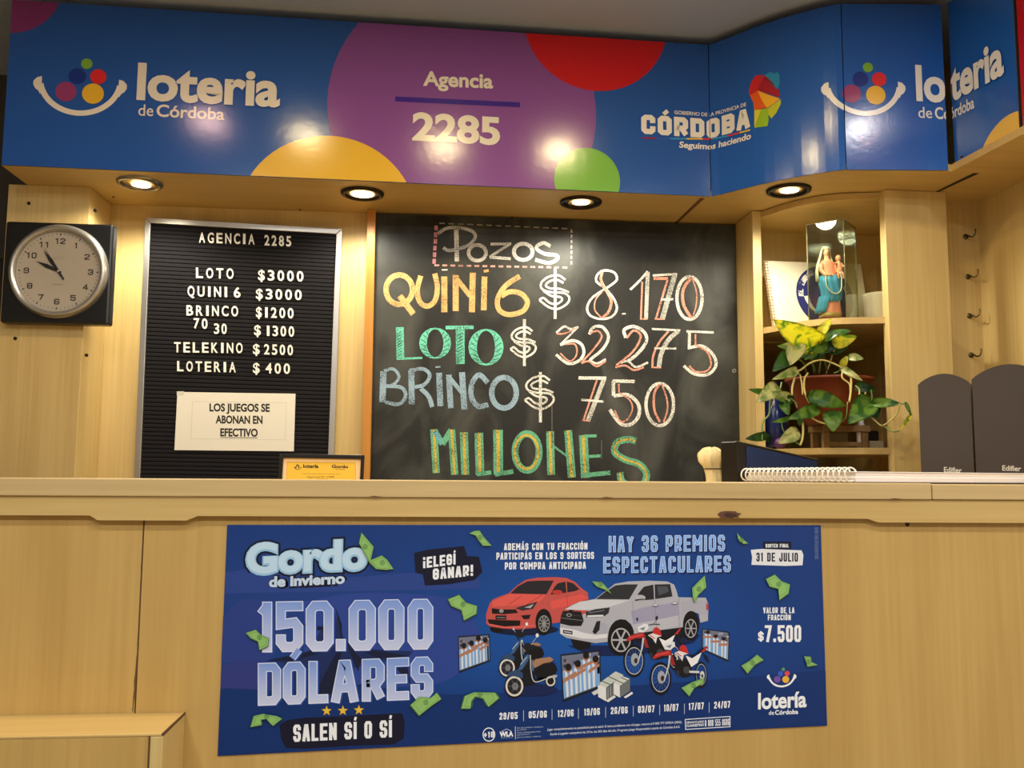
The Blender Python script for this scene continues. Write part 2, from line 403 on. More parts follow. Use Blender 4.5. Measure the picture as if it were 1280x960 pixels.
# ================================================================== materials in use
W_UP = wood('maple_upright', (188, 159, 98), (224, 199, 138), 'Z')
W_HO = wood('maple_level', (182, 150, 88), (218, 189, 126), 'X')
W_CO = wood('maple_counter', (178, 143, 80), (208, 175, 108), 'Z', fine=.8)
W_SO = wood('maple_soffit', (182, 151, 90), (210, 179, 114), 'X')
W_ED = wood('maple_edge', (180, 153, 102), (216, 189, 138), 'X')
W_OR = wood('orange_batten_wood', (176, 116, 44), (206, 146, 66), 'Z')
DARK = mat('dark_gap', (28, 20, 14), .8)
BLACK = mat('black_plastic', (14, 14, 16), .32)
BLACKM = mat('black_matt', (16, 16, 18), .6)
ALU = mat('brushed_aluminium', (190, 188, 182), .32, .9)
WHITE = mat('white_plastic', (235, 232, 222), .4)
WALLD = mat('grey_wall_paint', (74, 70, 66), .8, var=.08)
CEIL = mat('ceiling_paint', (168, 182, 206), .9, var=.03, vscale=2)
ROOMW = mat('room_wall_paint', (206, 196, 178), .85, var=.04, vscale=2)
TILE = mat('floor_tile', (130, 112, 92), .4, var=.12, vscale=3)

SOF = 1.962; CE = 2.418; YB = 2.60; YC = 1.488
# ================================================================== setting
# the wall behind, open behind the lower compartment of the corner shelf onto a deep unseen recess added to darken it
bm = bmesh.new(); box(bm, -1.115, .945, YB, YB + .06, 0, CE + .24); box(bm, .945, 1.55, YB, YB + .06, 0, 1.165); box(bm, .945, 1.55, YB, YB + .06, 1.605, CE + .24); box(bm, 1.355, 1.55, YB, YB + .06, 1.165, 1.605)
box(bm, .925, .945, YB + .06, 3.3, 1.145, 1.625); box(bm, 1.355, 1.375, YB + .06, 3.3, 1.145, 1.625); box(bm, .945, 1.355, YB + .06, 3.3, 1.145, 1.165); box(bm, .945, 1.355, YB + .06, 3.3, 1.605, 1.625); box(bm, .945, 1.355, 3.28, 3.3, 1.165, 1.605)
struct('wall_back', bm, W_UP)
bm = bmesh.new(); box(bm, -2.6, -1.115, YB + .2, YB + .26, 0, CE + .24); struct('wall_back_room', bm, WALLD)
bm = bmesh.new(); box(bm, -2.66, -2.6, -2.6, YB + .26, 0, CE + .24); struct('wall_left', bm, ROOMW)
bm = bmesh.new(); box(bm, 1.505, 1.565, 1.2, YB + .06, 0, CE + .24); struct('wall_right', bm, W_UP)
bm = bmesh.new(); box(bm, 1.565, 1.62, -2.6, 1.2, 0, CE); struct('wall_right_room', bm, ROOMW)
bm = bmesh.new(); box(bm, -2.66, 1.62, -2.66, -2.6, 0, CE); struct('wall_front', bm, ROOMW)
bm = bmesh.new(); box(bm, -2.66, 1.62, -2.66, YB + .26, CE, CE + .3); struct('ceiling', bm, CEIL)
bm = bmesh.new(); box(bm, -2.66, 1.62, -2.66, YB + .26, -.05, 0); struct('floor', bm, TILE)
# boxed-out column that carries the clock
bm = bmesh.new(); box(bm, -1.115, -.905, 2.44, YB, 0, SOF, bev=.002)
for px, py in ((36, 254), (119, 263), (19, 423), (108, 444)):
    p = P(px, py, 2.439); lathe(bm, [(0, -.001), (.0045, -.001), (.0045, .002)], (p.x, p.y, p.z), 'Y', 10, mi=1)
struct('wall_column', bm, [W_UP, DARK])
# short wall beside the shelf and the board in front of it
bm = bmesh.new(); box(bm, 1.36, 1.505, 2.31, YB, 0, SOF); struct('wall_return', bm, W_UP)

# fascia outline (plan view)
cur = [(.757, 2.335), (.862, 2.212), (.95, 2.133), (1.022, 2.088)]
cv = [(p.x, p.y) for p in smooth_path([(a, b, 0) for a, b in [(.70, 2.3335)] + cur + [(1.10, 2.082)]], 5)][5:-5]
LINE = [(-1.066, 2.287)] + cv + [(1.275, 2.065)]
R1, R2, R3 = (1.288, 2.060), (1.3055, 1.836), (1.325, 1.2)
S_AT = [0.0]
PTS = LINE + [R2]                       # the return panel is laid out straight on after the front
for a, b in zip(PTS, PTS[1:]): S_AT.append(S_AT[-1] + math.hypot(b[0] - a[0], b[1] - a[1]))
LINE3 = LINE + [R1, R2]
def fas(px, py):
    """where a line of sight meets the fascia: (distance along it, height)"""
    d = ray(px, py); best = None
    segs = list(zip(LINE, LINE[1:])) + [(R1, R2)]
    for i, (a, b) in enumerate(segs):
        ex, ey = b[0] - a[0], b[1] - a[1]; det = d.x * -ey + ex * d.y
        if abs(det) < 1e-9: continue
        t = (a[0] * -ey + ex * a[1]) / det; u = (d.x * a[1] - d.y * a[0]) / det
        ok = -1e-6 <= u <= 1 + 1e-6 or (i == 0 and u < 0) or (i == len(segs) - 1 and u > 1)
        if ok and t > 0 and (best is None or t < best[0]):
            s0 = S_AT[i] if i < len(LINE) - 1 else S_AT[len(LINE) - 1]
            best = (t, s0 + u * math.hypot(ex, ey), 1.2 + d.z * t)
    return Vector((best[1], best[2])) if best else None
def unfas(s, z, off, panel):
    if panel == 3:
        a, b = R1, R2; k = (s - S_AT[len(LINE) - 1]) / (S_AT[-1] - S_AT[len(LINE) - 1])
        nx, ny = b[1] - a[1], -(b[0] - a[0]); x, y = a[0] + (b[0] - a[0]) * k, a[1] + (b[1] - a[1]) * k
    else:
        i = 0
        while i < len(LINE) - 2 and s > S_AT[i + 1]: i += 1
        a, b = LINE[i], LINE[i + 1]; k = (s - S_AT[i]) / (S_AT[i + 1] - S_AT[i]); x, y = a[0] + (b[0] - a[0]) * k, a[1] + (b[1] - a[1]) * k
        def nor(j):
            p, q = LINE[j], LINE[j + 1]; l = math.hypot(q[0] - p[0], q[1] - p[1]); return Vector(((q[1] - p[1]) / l, -(q[0] - p[0]) / l))
        n = nor(i)
        if panel == 1:
            if k < .5 and i > 1: n = n * (.5 + k) + nor(i - 1) * (.5 - k)
            elif k > .5 and i < len(LINE) - 3: n = n * (1.5 - k) + nor(i + 1) * (k - .5)
        nx, ny = n.x, n.y
    l = math.hypot(nx, ny); return Vector((x + nx / l * off, y + ny / l * off, z))

# soffit: follows the fascia and runs back to the wall
ring = [(p[0], p[1] + .004) for p in LINE] + [(1.286, 2.072), (1.3, 1.84), R3, (1.505, 1.2), (1.505, 2.31), (1.36, 2.31), (1.36, YB), (-1.07, YB)]
bm = bmesh.new(); prism(bm, ring, SOF, SOF + .018)
a, b = Zp(878, 248, SOF - .001), Zp(842, 282, SOF - .001)       # brown seam
d = Vector((.006, 0, 0)); hexa(bm, [a - d, a + d, b + d * .7, b - d * .7], [p + Vector((0, 0, .002)) for p in (a - d, a + d, b + d * .7, b - d * .7)], 1)
a, b = Vector((1.353, 2.075, SOF - .001)), Vector((1.338, 2.232, SOF - .001)); d = Vector((.004, 0, 0))
hexa(bm, [a - d * 1.8, a + d * 1.8, b + d, b - d], [p + Vector((0, 0, .002)) for p in (a - d * 1.8, a + d * 1.8, b + d, b - d)], 2)
for px, py in ((1162, 196), (1223, 250), (375, 262), (640, 272), (142, 246)):
    p = Zp(px if px < 1100 else px + 40, py, SOF); lathe(bm, [(0, -.0012), (.004, -.0012), (.004, .001)], (p.x, p.y, p.z), 'Z', 10, mi=2)
struct('soffit', bm, [W_SO, mat('brown_seam', (104, 62, 26), .6), DARK])

# ================================================================== fascia sign panels
VINYL = print_mat('gloss_vinyl', rough=.17, spec=.45, bump=.10, bscale=60)
BACKB = mat('sign_backing', (60, 52, 44), .7)
art = Art()
BLUE = (34, 84, 166); BLUE2 = (34, 90, 178)
OFFW = (226, 220, 206)
def q(px, py): return fas(px, py)
def fcirc(px, py, r, col, L): 
    c = q(px, py); e = q(px + (r if px < 1150 else -r), py); rr = abs(e.x - c.x); art.ell(c.x, c.y, rr, rr, col, L, 64)
fcirc(580, 136, 165, (130, 76, 152), 1)
fcirc(410, 277, 111.6, (222, 178, 52), 2)
fcirc(745, 26, 88.8, (196, 22, 30), 2)
fcirc(734, 225.5, 41, (116, 178, 64), 2)
fcirc(13, -18, 65.6, (128, 50, 112), 2)
c = q(1262, 206)
art.ell(c.x + .015, c.y - .01, .125, .125, (222, 178, 70), 2, 48)
def smile(f, cx, cy, s, L, white, cols, line=3.6, A=art):
    """the grin with five balls; f maps logo units (100 wide, y down) to the surface"""
    th = [math.radians(a) for a in range(8, 173, 6)]
    pts = [f(50 + 46 * math.cos(t), -4 + 42 * math.sin(t)) for t in th]
    wd = (f(50, 0) - f(50 + 6.6, 0)).length
    A.line(pts, wd, white, L)
    for sg in (-1, 1):
        base = [(46.5, -6), (50.5, -5), (54.5, 0), (54.0, 6), (50.5, 10.5), (45, 12), (42, 9)]
        base = [(44.2, -6), (49.5, -4.5), (53.5, 0), (53.6, 5), (51, 9.5), (47.5, 12), (45.5, 16), (41.5, 13), (44, 5)]
        A.poly([f(50 + sg * x, y) for x, y in base], white, L + .2 + .05 * sg)
    for (x, y, r), c_ in zip(((56, -24, 6.6), (46, -8, 10.0), (70, -8.5, 9.4), (34, 12, 12.2), (65, 13, 12.6)), cols):
        o = f(x, y); A.ell(o.x, o.y, (f(x + r, y) - o).length, (f(x, y + r) - o).length, c_, L, 30)
BALLS = [(120, 172, 62), (24, 50, 136), (214, 40, 46), (146, 58, 112), (228, 180, 48)]
def fmap(pl, pr, ptop):
    a, b = q(*pl), q(*pr); ux = (b - a) / 100; uy = Vector((0, -1)) * ux.length
    return lambda x, y: a + ux * x + uy * y
smile(fmap((46, 101), (155, 106), 0), 0, 0, 0, 4, OFFW, BALLS)
smile(fmap((1030, 109), (1128, 108), 0), 0, 0, 0, 4, (232, 230, 228), BALLS)
def ftext(t, pa, pb, hp, col=OFFW, L=4, bold=.03, cap='H', slant=0, **k):
    a, b = q(*pa), q(*pb); h = (q(pa[0], pa[1]) - q(pa[0], pa[1] - hp)).length
    u = (b - a).normalized(); art.text(t, a, b, h, col, L, bold, cap, up=(-u.y * .3, 1), slant=slant, **k)
ftext('loteria', (173, 123), (347.5, 132.5), 42.5, bold=.034, cap='l', edge=BLUE, ew=.012, step=1.2)
ftext('de', (173, 144.5), (191.5, 145.2), 14, bold=.005, cap='d'); ftext('Córdoba', (196, 145.4), (280, 150), 14.6, bold=.022, cap='C')
ftext('Agencia', (530, 106.8), (615.5, 110.2), 17.2, bold=.03, cap='A')
a, b = q(494, 123.8), q(650, 131.2); art.line([a, b], .0135, (58, 32, 140), 4)
ftext('2285', (517, 174), (623, 180.2), 32.5, bold=.036, cap='8')
# provincial government mark
a, b = q(801.5, 167.2), q(937.5, 159.4)
art.block('CÓRDOBA', a, b, .0545, .0150, (232, 228, 220), 4, gap=.16, up=(0, 1))
a, b = q(843, 142.6), q(933, 132.6); art.text('GOBIERNO DE LA PROVINCIA DE', a, b, .0098, (226, 224, 220), 4, .022, 'H', up=(0, 1))
a, b = q(849, 184.4), q(938.5, 173.5); art.text('Seguimos haciendo', a, b, .0165, (232, 228, 220), 4, .028, 'S', up=(0, 1), slant=.12)
strip = [(803, 172.6), (820, 173), (838, 173.5), (858, 173.6), (878, 173.8), (890, 173.7), (910, 170), (925, 166), (938, 162.5)]
for i, (p0, p1) in enumerate(zip(strip, strip[1:])):
    art.line([q(*p0), q(*p1)], .0042, [(150, 40, 70), (60, 90, 190), (60, 150, 210), (226, 190, 50), (214, 50, 50), (60, 150, 210), (214, 60, 60), (226, 190, 50)][i], 4)
def zz(L_): return [q(780 + x / 2.56, y / 2.56) for x, y in L_]
for c_, pl in [((44, 140, 190), [(440, 246), (470, 230), (482, 236), (490, 230), (499, 242), (499, 268), (492, 286)]),
               ((206, 40, 44), [(400, 290), (408, 262), (422, 242), (450, 240), (440, 262), (428, 292), (404, 304)]),
               ((166, 32, 48), [(450, 242), (476, 262), (497, 290), (499, 312), (428, 290), (438, 264)]),
               ((226, 92, 32), [(402, 302), (428, 290), (440, 318), (458, 346), (418, 352), (414, 328)]),
               ((240, 176, 44), [(428, 290), (464, 304), (500, 316), (480, 332), (456, 348), (440, 318)]),
               ((190, 196, 48), [(502, 318), (503, 332), (488, 362), (472, 380), (462, 366), (460, 348), (482, 332)]),
               ((222, 206, 52), [(418, 352), (440, 350), (418, 408)]), ((150, 190, 44), [(440, 350), (461, 348), (464, 384), (460, 404), (418, 410)])]:
    art.poly(zz(pl), c_, 5)
a, b = q(1147, 124.5), q(1257, 90); art.text('loteria', a, b, .086, (232, 230, 228), 4, .034, 'l', up=(0, 1), edge=BLUE2, ew=.012, step=1.2)
a, b = q(1148, 147.3), q(1165, 147.8); art.text('de', a, b, .028, (232, 230, 228), 4, .005, 'd', up=(0, 1))
a, b = q(1169, 148.2), q(1219, 134); art.text('Córdoba', a, b, .029, (232, 230, 228), 4, .022, 'C', up=(0, 1))

Z0, Z1 = SOF + .001, 2.394
flat = bmesh.new(); art.into(flat, lambda x, y, L: Vector((x, y, L)))
def cut(bm_, co, no, clear_o=False, clear_i=False):
    bmesh.ops.bisect_plane(bm_, geom=bm_.verts[:] + bm_.edges[:] + bm_.faces[:], plane_co=co, plane_no=no, clear_outer=clear_o, clear_inner=clear_i)
cut(flat, (0, Z1 - .0005, 0), (0, 1, 0), True); cut(flat, (0, Z0 + .0005, 0), (0, 1, 0), False, True)
cut(flat, (S_AT[0] + .001, 0, 0), (1, 0, 0), False, True); cut(flat, (S_AT[-1] - .0005, 0, 0), (1, 0, 0), True)
for s_ in S_AT[1:-1]: cut(flat, (s_, 0, 0), (1, 0, 0))
BND = [S_AT[0], S_AT[1], S_AT[len(LINE) - 2], S_AT[len(LINE) - 1], S_AT[-1]]
lab = ['long blue sign panel with smiling logo, purple circle and Agencia 2285', 'curved blue sign panel with the coloured map emblem',
       'narrow flat blue sign panel carrying most of the right smiling logo', 'blue sign panel turning toward the viewer at far right, with yellow circle']
fl = flat.loops.layers.float_color['Col']
SIGN = thing('fascia_sign', 'long glossy blue lottery sign above the counter, bending forward at right', 'sign', (0, 2.3, Z0))
for k in range(4):
    bm = bmesh.new(); cl = bm.loops.layers.float_color.new('Col'); s0, s1 = BND[k] + .0012, BND[k + 1] - .0012
    stops = [s0] + [s_ for s_ in S_AT if s0 + .001 < s_ < s1 - .001] + [s1]
    # vinyl face, board behind it
    nz = 1
    def fc(pts, mi, col=None):
        f = bm.faces.new([bm.verts.new(p) for p in pts]); f.material_index = mi
        for lp in f.loops: lp[cl] = (*lin(col or (60, 60, 60)), 1)
    for u0, u1 in zip(stops, stops[1:]):
        A_, B_ = [(u0, Z0), (u1, Z0)], [(u1, Z1), (u0, Z1)]
        fr = [unfas(s_, z_, 0, k) for s_, z_ in A_ + B_]; bk = [unfas(s_, z_, -.016, k) for s_, z_ in A_ + B_]
        fc(fr, 1, BLUE if k == 0 else BLUE2); fc(bk[::-1], 0); fc([fr[0], bk[0], bk[1], fr[1]], 0); fc([fr[3], fr[2], bk[2], bk[3]], 0)
        if u0 == s0: fc([fr[0], fr[3], bk[3], bk[0]], 0)
        if u1 == s1: fc([fr[1], bk[1], bk[2], fr[2]], 0)
    for f in flat.faces:
        m = f.calc_center_median()
        if BND[k] < m.x <= BND[k + 1]:
            nf = bm.faces.new([bm.verts.new(unfas(min(max(lp.vert.co.x, s0), s1), lp.vert.co.y, .00025 * lp.vert.co.z + .0001, k)) for lp in f.loops]); nf.material_index = 1
            for a_, b_ in zip(nf.loops, f.loops): a_[cl] = b_[fl]
    for f in bm.faces: f.smooth = False
    bmesh.ops.remove_doubles(bm, verts=bm.verts, dist=1e-6)
    o = obj('panel', bm, [BACKB, VINYL], SIGN); o['label'] = lab[k]
flat.free()
# red panel further along the right side
bm = bmesh.new(); hexa(bm, [Vector((1.3065, 1.828, Z0)), Vector((1.325, 1.21, Z0)), Vector((1.325, 1.21, Z1)), Vector((1.3065, 1.828, Z1))],
                       [Vector((1.322, 1.828, Z0)), Vector((1.341, 1.21, Z0)), Vector((1.341, 1.21, Z1)), Vector((1.322, 1.828, Z1))], bev=.001)
tag(obj('sign_board', bm, mat('red_vinyl', (190, 20, 28), .2)), 'plain red sign board at the right edge, next to the blue sign', 'sign')

# ================================================================== downlights in the soffit
TRIM = mat('dark_bronze_trim', (46, 36, 28), .3, .8); TRIMC = mat('chrome_trim', (150, 142, 130), .22, .9)
CUPM = mat('reflector', (170, 150, 120), .3, .7)
dl = ['recessed downlight above the clock, chrome trim', 'recessed downlight left of the wooden strip, brightest', 'recessed downlight over the blackboard, black trim', 'recessed downlight in front of the corner shelf']
for i, (px, py, tilt) in enumerate(((175, 228, .010), (453, 241, .0), (726, 252, -.004), (986, 237, -.004))):
    p = Zp(px, py, SOF); t = thing('downlight', dl[i], 'light', (p.x, p.y, SOF), 'downlights in the soffit')
    bm = bmesh.new(); lathe(bm, [(.0585, -.0005), (.057, -.006), (.051, -.0085), (.0465, -.007), (.0455, -.001)], p, seg=48); obj('trim_ring', bm, TRIMC if i == 0 else TRIM, t, True)
    bm = bmesh.new(); lathe(bm, [(.0455, -.0012), (.042, -.0035), (.036, -.0042)], p, seg=40); obj('reflector', bm, CUPM if i < 2 else BLACK, t, True)
    bm = bmesh.new(); c = p + Vector((0, tilt, 0)); k_ = 1 if i == 1 else .78; lathe(bm, [(0, -.0056), (.024 * k_, -.0054), (.031 * k_, -.0044)], c, seg=36)
    obj('lens', bm, mat('lit_lens', (255, 240, 210), .4, emit=(1, .86, .62), emit_s=7), t, True)
    lamp_light('SPOT', (p.x, p.y, SOF - .011), P_DOWN, WARM, .03, math.radians(158), t)

LAMP = (1, .78, .42)
# ================================================================== ceiling lamps of the room (first row shines in the sign, middle and back rows are added light)
for i, (x, y, pw, col) in enumerate([(-.72, 1.54, P_ROW * .4, (1, .62, .55)), (-.40, 1.46, P_ROW * .7, LAMP), (.09, 1.43, P_ROW * .9, LAMP), (.51, 1.46, P_ROW * 1.2, LAMP), (1.32, 1.25, P_ROW, ROOM),
                                     (-.7, .45, P_MID, ROOM), (.2, .45, P_MID, ROOM), (1.1, .45, P_MID, ROOM), (-.9, -.6, P_BACK, ROOM), (.2, -.6, P_BACK, ROOM), (1.1, -.6, P_BACK, ROOM)]):
    t = thing('ceiling_lamp', 'unseen round lamp on the room ceiling in front of the counter', 'light', (x, y, CE), 'lamps on the room ceiling')
    bm = bmesh.new(); lathe(bm, [(.075, 0), (.075, -.018), (.062, -.022), (.06, -.012)], (x, y, CE), seg=32); obj('trim_ring', bm, ALU, t, True)
    bm = bmesh.new(); lathe(bm, [(0, -.013), (.06, -.013)], (x, y, CE), seg=32); obj('lens', bm, WHITE, t, True)
    lamp_light('AREA', (x, y, CE - .024), pw, col, .11 if i < 5 else .16, parent=t)

# ================================================================== counter
ctr = thing('counter', 'long maple service counter with a chipped double ledge', 'counter', (0, YC, 0))
xs = P(180, 650, YC).x
bm = bmesh.new(); box(bm, -2.2, xs - .0012, YC, YC + .02, 0, 1.14); o = obj('front_panel', bm, W_CO, ctr)
bm = bmesh.new(); box(bm, xs + .0012, 1.504, YC, YC + .02, 0, 1.14); o = obj('front_panel', bm, W_CO, ctr)
# worn dark edge of the joint
bm = bmesh.new(); rnd = random.Random(3)
pts = [(xs, 1.13)]
for i in range(26): pts.append((xs + rnd.uniform(-.0005, .0005) - (0.003 * max(0, (i - 17)) / 8 if i > 17 else 0), 1.13 - (i + 1) * .0113))
wj = [.0013 + (rnd.uniform(0, .0016) if 16 < i < 25 else 0) for i in range(len(pts))]
ar = Art(); ar.line(pts, wj, (58, 40, 26), 1)
ar.into(bm, lambda x, y, L: Vector((x, YC - .0006, y)), 0); obj('panel_joint', bm, mat('worn_joint', (98, 68, 38), .8), ctr)
xj = P(1165, 612, 1.47).x
bm = bmesh.new(); box(bm, -2.2, xj - .0008, 1.470, 1.60, 1.166, 1.1935, bev=.0015); obj('ledge_board', bm, W_ED, ctr)
bm = bmesh.new(); box(bm, xj + .0008, 1.504, 1.470, 1.60, 1.1662, 1.192, bev=.0015); obj('ledge_board', bm, W_ED, ctr)
# lower strip with two deeper lengths
def sx(px): return P(px, 646, 1.474).x
prof = [(-2.2, 1.136), (sx(112), 1.136), (sx(122), 1.1285), (sx(233), 1.1285), (sx(247), 1.1355), (sx(880), 1.1345), (sx(1085), 1.1335), (sx(1098), 1.1275), (1.504, 1.1265), (1.504, 1.1655), (-2.2, 1.1655)]
bm = bmesh.new(); hexa(bm, [Vector((x, 1.4745, z)) for x, z in prof], [Vector((x, YC - .0005, z)) for x, z in prof], bev=0); obj('ledge_strip', bm, W_HO, ctr)
chips = []; ar = Art(); cx, cz = P(912, 638, 1.474).x, 1.140
ar.poly([(cx + .021 * math.cos(t) * rnd.uniform(.7, 1.05), cz + .007 * math.sin(t) * rnd.uniform(.7, 1.1)) for t in [i * math.pi / 9 for i in range(18)]], (96, 62, 40), 1)
ar.poly([(cx + .014 * math.cos(t) * rnd.uniform(.6, 1.05) + .001, cz - .001 + .004 * math.sin(t) * rnd.uniform(.7, 1.1)) for t in [i * math.pi / 8 for i in range(16)]], (60, 36, 24), 2)
chips.append((ar, 1.4738))
for px in (760, 470, 1120):
    x = P(px, 621, 1.47).x; ar = Art(); chips.append((ar, 1.4692)); ar.poly([(x - .012, 1.1668), (x - .004, 1.1685), (x + .006, 1.1675), (x + .012, 1.1668)], (92, 64, 40), 1)
k = P(1134, 657, YC); ar = Art(); chips.append((ar, YC - .0005)); ar.ell(k.x, k.z + .004, .004, .006, (70, 40, 24), 1, 12)

for ar, yy in chips:
    bm = bmesh.new(); ar.into(bm, lambda x, y, L: Vector((x, yy - .0002 * L, y)), 0); obj('chipped_spot', bm, print_mat('chipped_wood', .8), ctr)
bm = bmesh.new(); box(bm, -2.2, 1.504, 1.60, 2.08, 1.140, 1.163, bev=.002); obj('worktop', bm, W_HO, ctr)
bm = bmesh.new(); box(bm, -2.2, 1.504, 2.06, 2.08, 0, 1.14); obj('back_panel', bm, W_CO, ctr)

# low cabinet against the counter, bottom left
cab = thing('low_cabinet', 'low maple box cabinet against the counter at bottom left', 'cabinet', (-.9, 1.44, 0))
zt, x1, y0 = .8335, -.368, 1.370
bm = bmesh.new(); box(bm, -1.6, x1 - .018, y0, YC - .001, 0, zt - .004); obj('front_board', bm, W_CO, cab)
bm = bmesh.new(); box(bm, x1 - .0178, x1, y0, YC - .001, 0, zt - .004, bev=.001); obj('side_board', bm, W_UP, cab)
bm = bmesh.new(); box(bm, -1.6, x1, y0, YC - .001, zt - .0038, zt, bev=.001); obj('top_board', bm, W_HO, cab)
bm = bmesh.new(); box(bm, x1 - .0195, x1 - .0172, y0 - .0008, y0 + .002, 0, zt - .003); hexa(bm, [Vector((x1 - .002, y0, zt + .0003)), Vector((x1 + .0008, y0, zt + .0003)), Vector((x1 + .0008, YC - .001, zt + .0003)), Vector((x1 - .0005, YC - .001, zt + .0003))],
     [Vector((x1 - .002, y0, zt - .003)), Vector((x1 + .0008, y0, zt - .003)), Vector((x1 + .0008, YC - .001, zt - .003)), Vector((x1 - .0005, YC - .001, zt - .003))])
obj('edge_band', bm, mat('worn_edge_band', (88, 58, 34), .7), cab)

# ================================================================== poster on the counter front
A = Art(); WH = (240, 244, 250); NAVY = (14, 18, 44)
TL, TR, BL, BR = Vector((284, 656)), Vector((1026, 656.5)), Vector((272, 945)), Vector((1034, 907))
def pq(u, v): return TL * (1 - u) * (1 - v) + TR * u * (1 - v) + BR * u * v + BL * (1 - u) * v
NX, NY = 26, 12
def bg(u, v):
    c = Vector((14, 54, 122)); d1 = math.exp(-((u - .58) / .28) ** 2 - ((v - .5) / .4) ** 2); c = c.lerp(Vector((16, 82, 164)), d1)
    d2 = math.exp(-((u - .1) / .22) ** 2 - ((v - .35) / .3) ** 2); c = c.lerp(Vector((46, 70, 146)), .45 * d2)
    if v > .7: c = c.lerp(Vector((4, 44, 106)), (v - .7) / .3 * .8)
    return tuple(c)
for i in range(NX):
    for j in range(NY):
        cs = [(i / NX, j / NY), ((i + 1) / NX, j / NY), ((i + 1) / NX, (j + 1) / NY), (i / NX, (j + 1) / NY)]
        A.quad(*[pq(*c) for c in cs], [bg(*c) for c in cs], 0)
# hills and waves behind
def wave(pts, col, L): A.poly([(x, y) for x, y in smooth_path([(p[0], p[1], 0) for p in pts[0]], 5) for x, y in [(x, y)]] if 0 else [(p.x, p.y) for p in smooth_path([(a, b, 0) for a, b in pts[0]], 5)] + pts[1], col, L)
wave(([(275.5, 864), (300, 854), (340, 846), (400, 850), (470, 858), (560, 868), (700, 862), (860, 852), (1032, 838)], [(1033.7, 905), (272.5, 943)]), (6, 48, 112), 1)
wave(([(279, 770), (300, 752), (330, 752), (350, 790), (330, 830), (276.5, 828)], []), (40, 62, 136), 1)
wave(([(380, 752), (440, 742), (500, 742), (570, 752), (600, 800), (560, 850), (480, 860)], [(380, 850)]), (42, 68, 148), 1)
wave(([(276.5, 832), (310, 826), (345, 838), (360, 862), (320, 862)], [(275.5, 860)]), (46, 58, 128), 2)
wave(([(281.5, 716), (330, 710), (420, 722), (520, 716), (600, 724)], [(600, 736), (282, 742)]), (40, 68, 142), 1)
# ---- Gordo de invierno
A.text('Gordo', (310, 716.5), (456, 710.5), 35, NAVY, 3, .12, 'G', slant=.02)
A.text('de invierno', (338, 734), (431, 729.5), 12.5, NAVY, 3.4, .14, 'd', slant=.02)
A.text('Gordo', (310, 716.5), (456, 710.5), 35, (150, 196, 232), 4, .072, 'G', slant=.02)
A.text('Gordo', (310, 715.5), (456, 709.5), 35, (190, 220, 242), 5, .038, 'G', slant=.02)
A.text('de invierno', (337, 733.4), (430, 728.8), 12, (196, 216, 240), 5, .045, 'd', slant=.02)
def z(ox, oy, k, pts): return [(ox + x / k, oy + y / k) for x, y in pts]
# ---- 150.000 DOLARES
NV2 = (16, 26, 58)
A.poly(z(300, 650, 3.692, [(428, 400), (482, 552), (600, 596), (800, 606), (770, 640), (640, 655), (500, 690), (450, 850), (300, 800), (200, 660), (150, 650), (320, 606)]), (24, 44, 96), 2)
for pl in ([(470, 560), (440, 400), (470, 480)], [(470, 560), (640, 640), (780, 625), (600, 600)], [(470, 560), (300, 610), (120, 650), (240, 650), (350, 620)], [(480, 570), (410, 850), (318, 845), (440, 620)], [(490, 570), (545, 700), (560, 640)], [(680, 640), (790, 760), (780, 720), (770, 640)], [(430, 500), (300, 480), (180, 470), (300, 520)]):
    A.poly(z(300, 650, 3.692, pl), NV2, 3)
bx = [(80, 158), (165, 292), (303, 432), (440, 490), (501, 627), (638, 759), (773, 892)]
a0, b0 = Vector((300 + 80 / 3.692, 650 + 612 / 3.692)), Vector((300 + 892 / 3.692, 650 + 597 / 3.692)); U_ = (b0 - a0).normalized()
bxs = [((l - 80) / 3.692, (r - 80) / 3.692) for l, r in bx]
def big(t, a0, b0, h, bxs, th):
    A.block(t, a0 + Vector((1.2, .6)), b0 + Vector((1.2, .6)), h, th, (40, 78, 168), 4, boxes=bxs, grow=.5)
    A.block(t, a0, b0, h, th, 0, 5, boxes=bxs, pair=((226, 232, 250), (214, 226, 252)))
    A.block(t, a0, b0, h, th, 0, 6, boxes=bxs, grow=-1.1, pair=((206, 212, 240), (126, 156, 222)))
big('150.000', a0, b0, 63.5, bxs, 12.6)
bx = [(82, 190), (197, 303), (316, 408), (422, 545), (562, 668), (678, 781), (788, 892)]
a1, b1 = Vector((300 + 80 / 3.692, 650 + 858 / 3.692)), Vector((300 + 892 / 3.692, 650 + 826 / 3.692))
bxs = [((l - 80) / 3.692, (r - 80) / 3.692) for l, r in bx]
big('DÓLARES', a1, b1, 53.5, bxs, 11.4)
def star(cx, cy, r, col, L): A.poly([(cx + (r if i % 2 == 0 else r * .42) * math.sin(i * math.pi / 5), cy - (r if i % 2 == 0 else r * .42) * math.cos(i * math.pi / 5)) for i in range(10)], col, L)
for x, y in ((408.3, 888.6), (428.6, 888.3), (448.6, 887.6)): star(x, y, 7.4, (120, 92, 30), 4); star(x, y, 6.4, (232, 190, 62), 5)
A.poly(z(270, 640, 3, [(238, 800), (262, 782), (330, 772), (520, 764), (698, 754), (708, 790), (704, 848), (668, 872), (520, 876), (330, 888), (262, 884), (244, 850)]), NAVY, 3)
A.block('SALEN SÍ O SÍ', (366.5, 927.5), (490, 921.5), 21.5, 4.9, WH, 4, gap=.2)
A.poly(z(510, 650, 4, [(30, 165), (100, 148), (280, 130), (296, 180), (355, 184), (372, 260), (332, 300), (200, 322), (85, 328), (74, 272), (38, 264)]), NAVY, 3)
A.block('¡ELEGÍ', (528.7, 710.4), (569.5, 705.4), 13.6, 3.1, WH, 4, gap=.22)
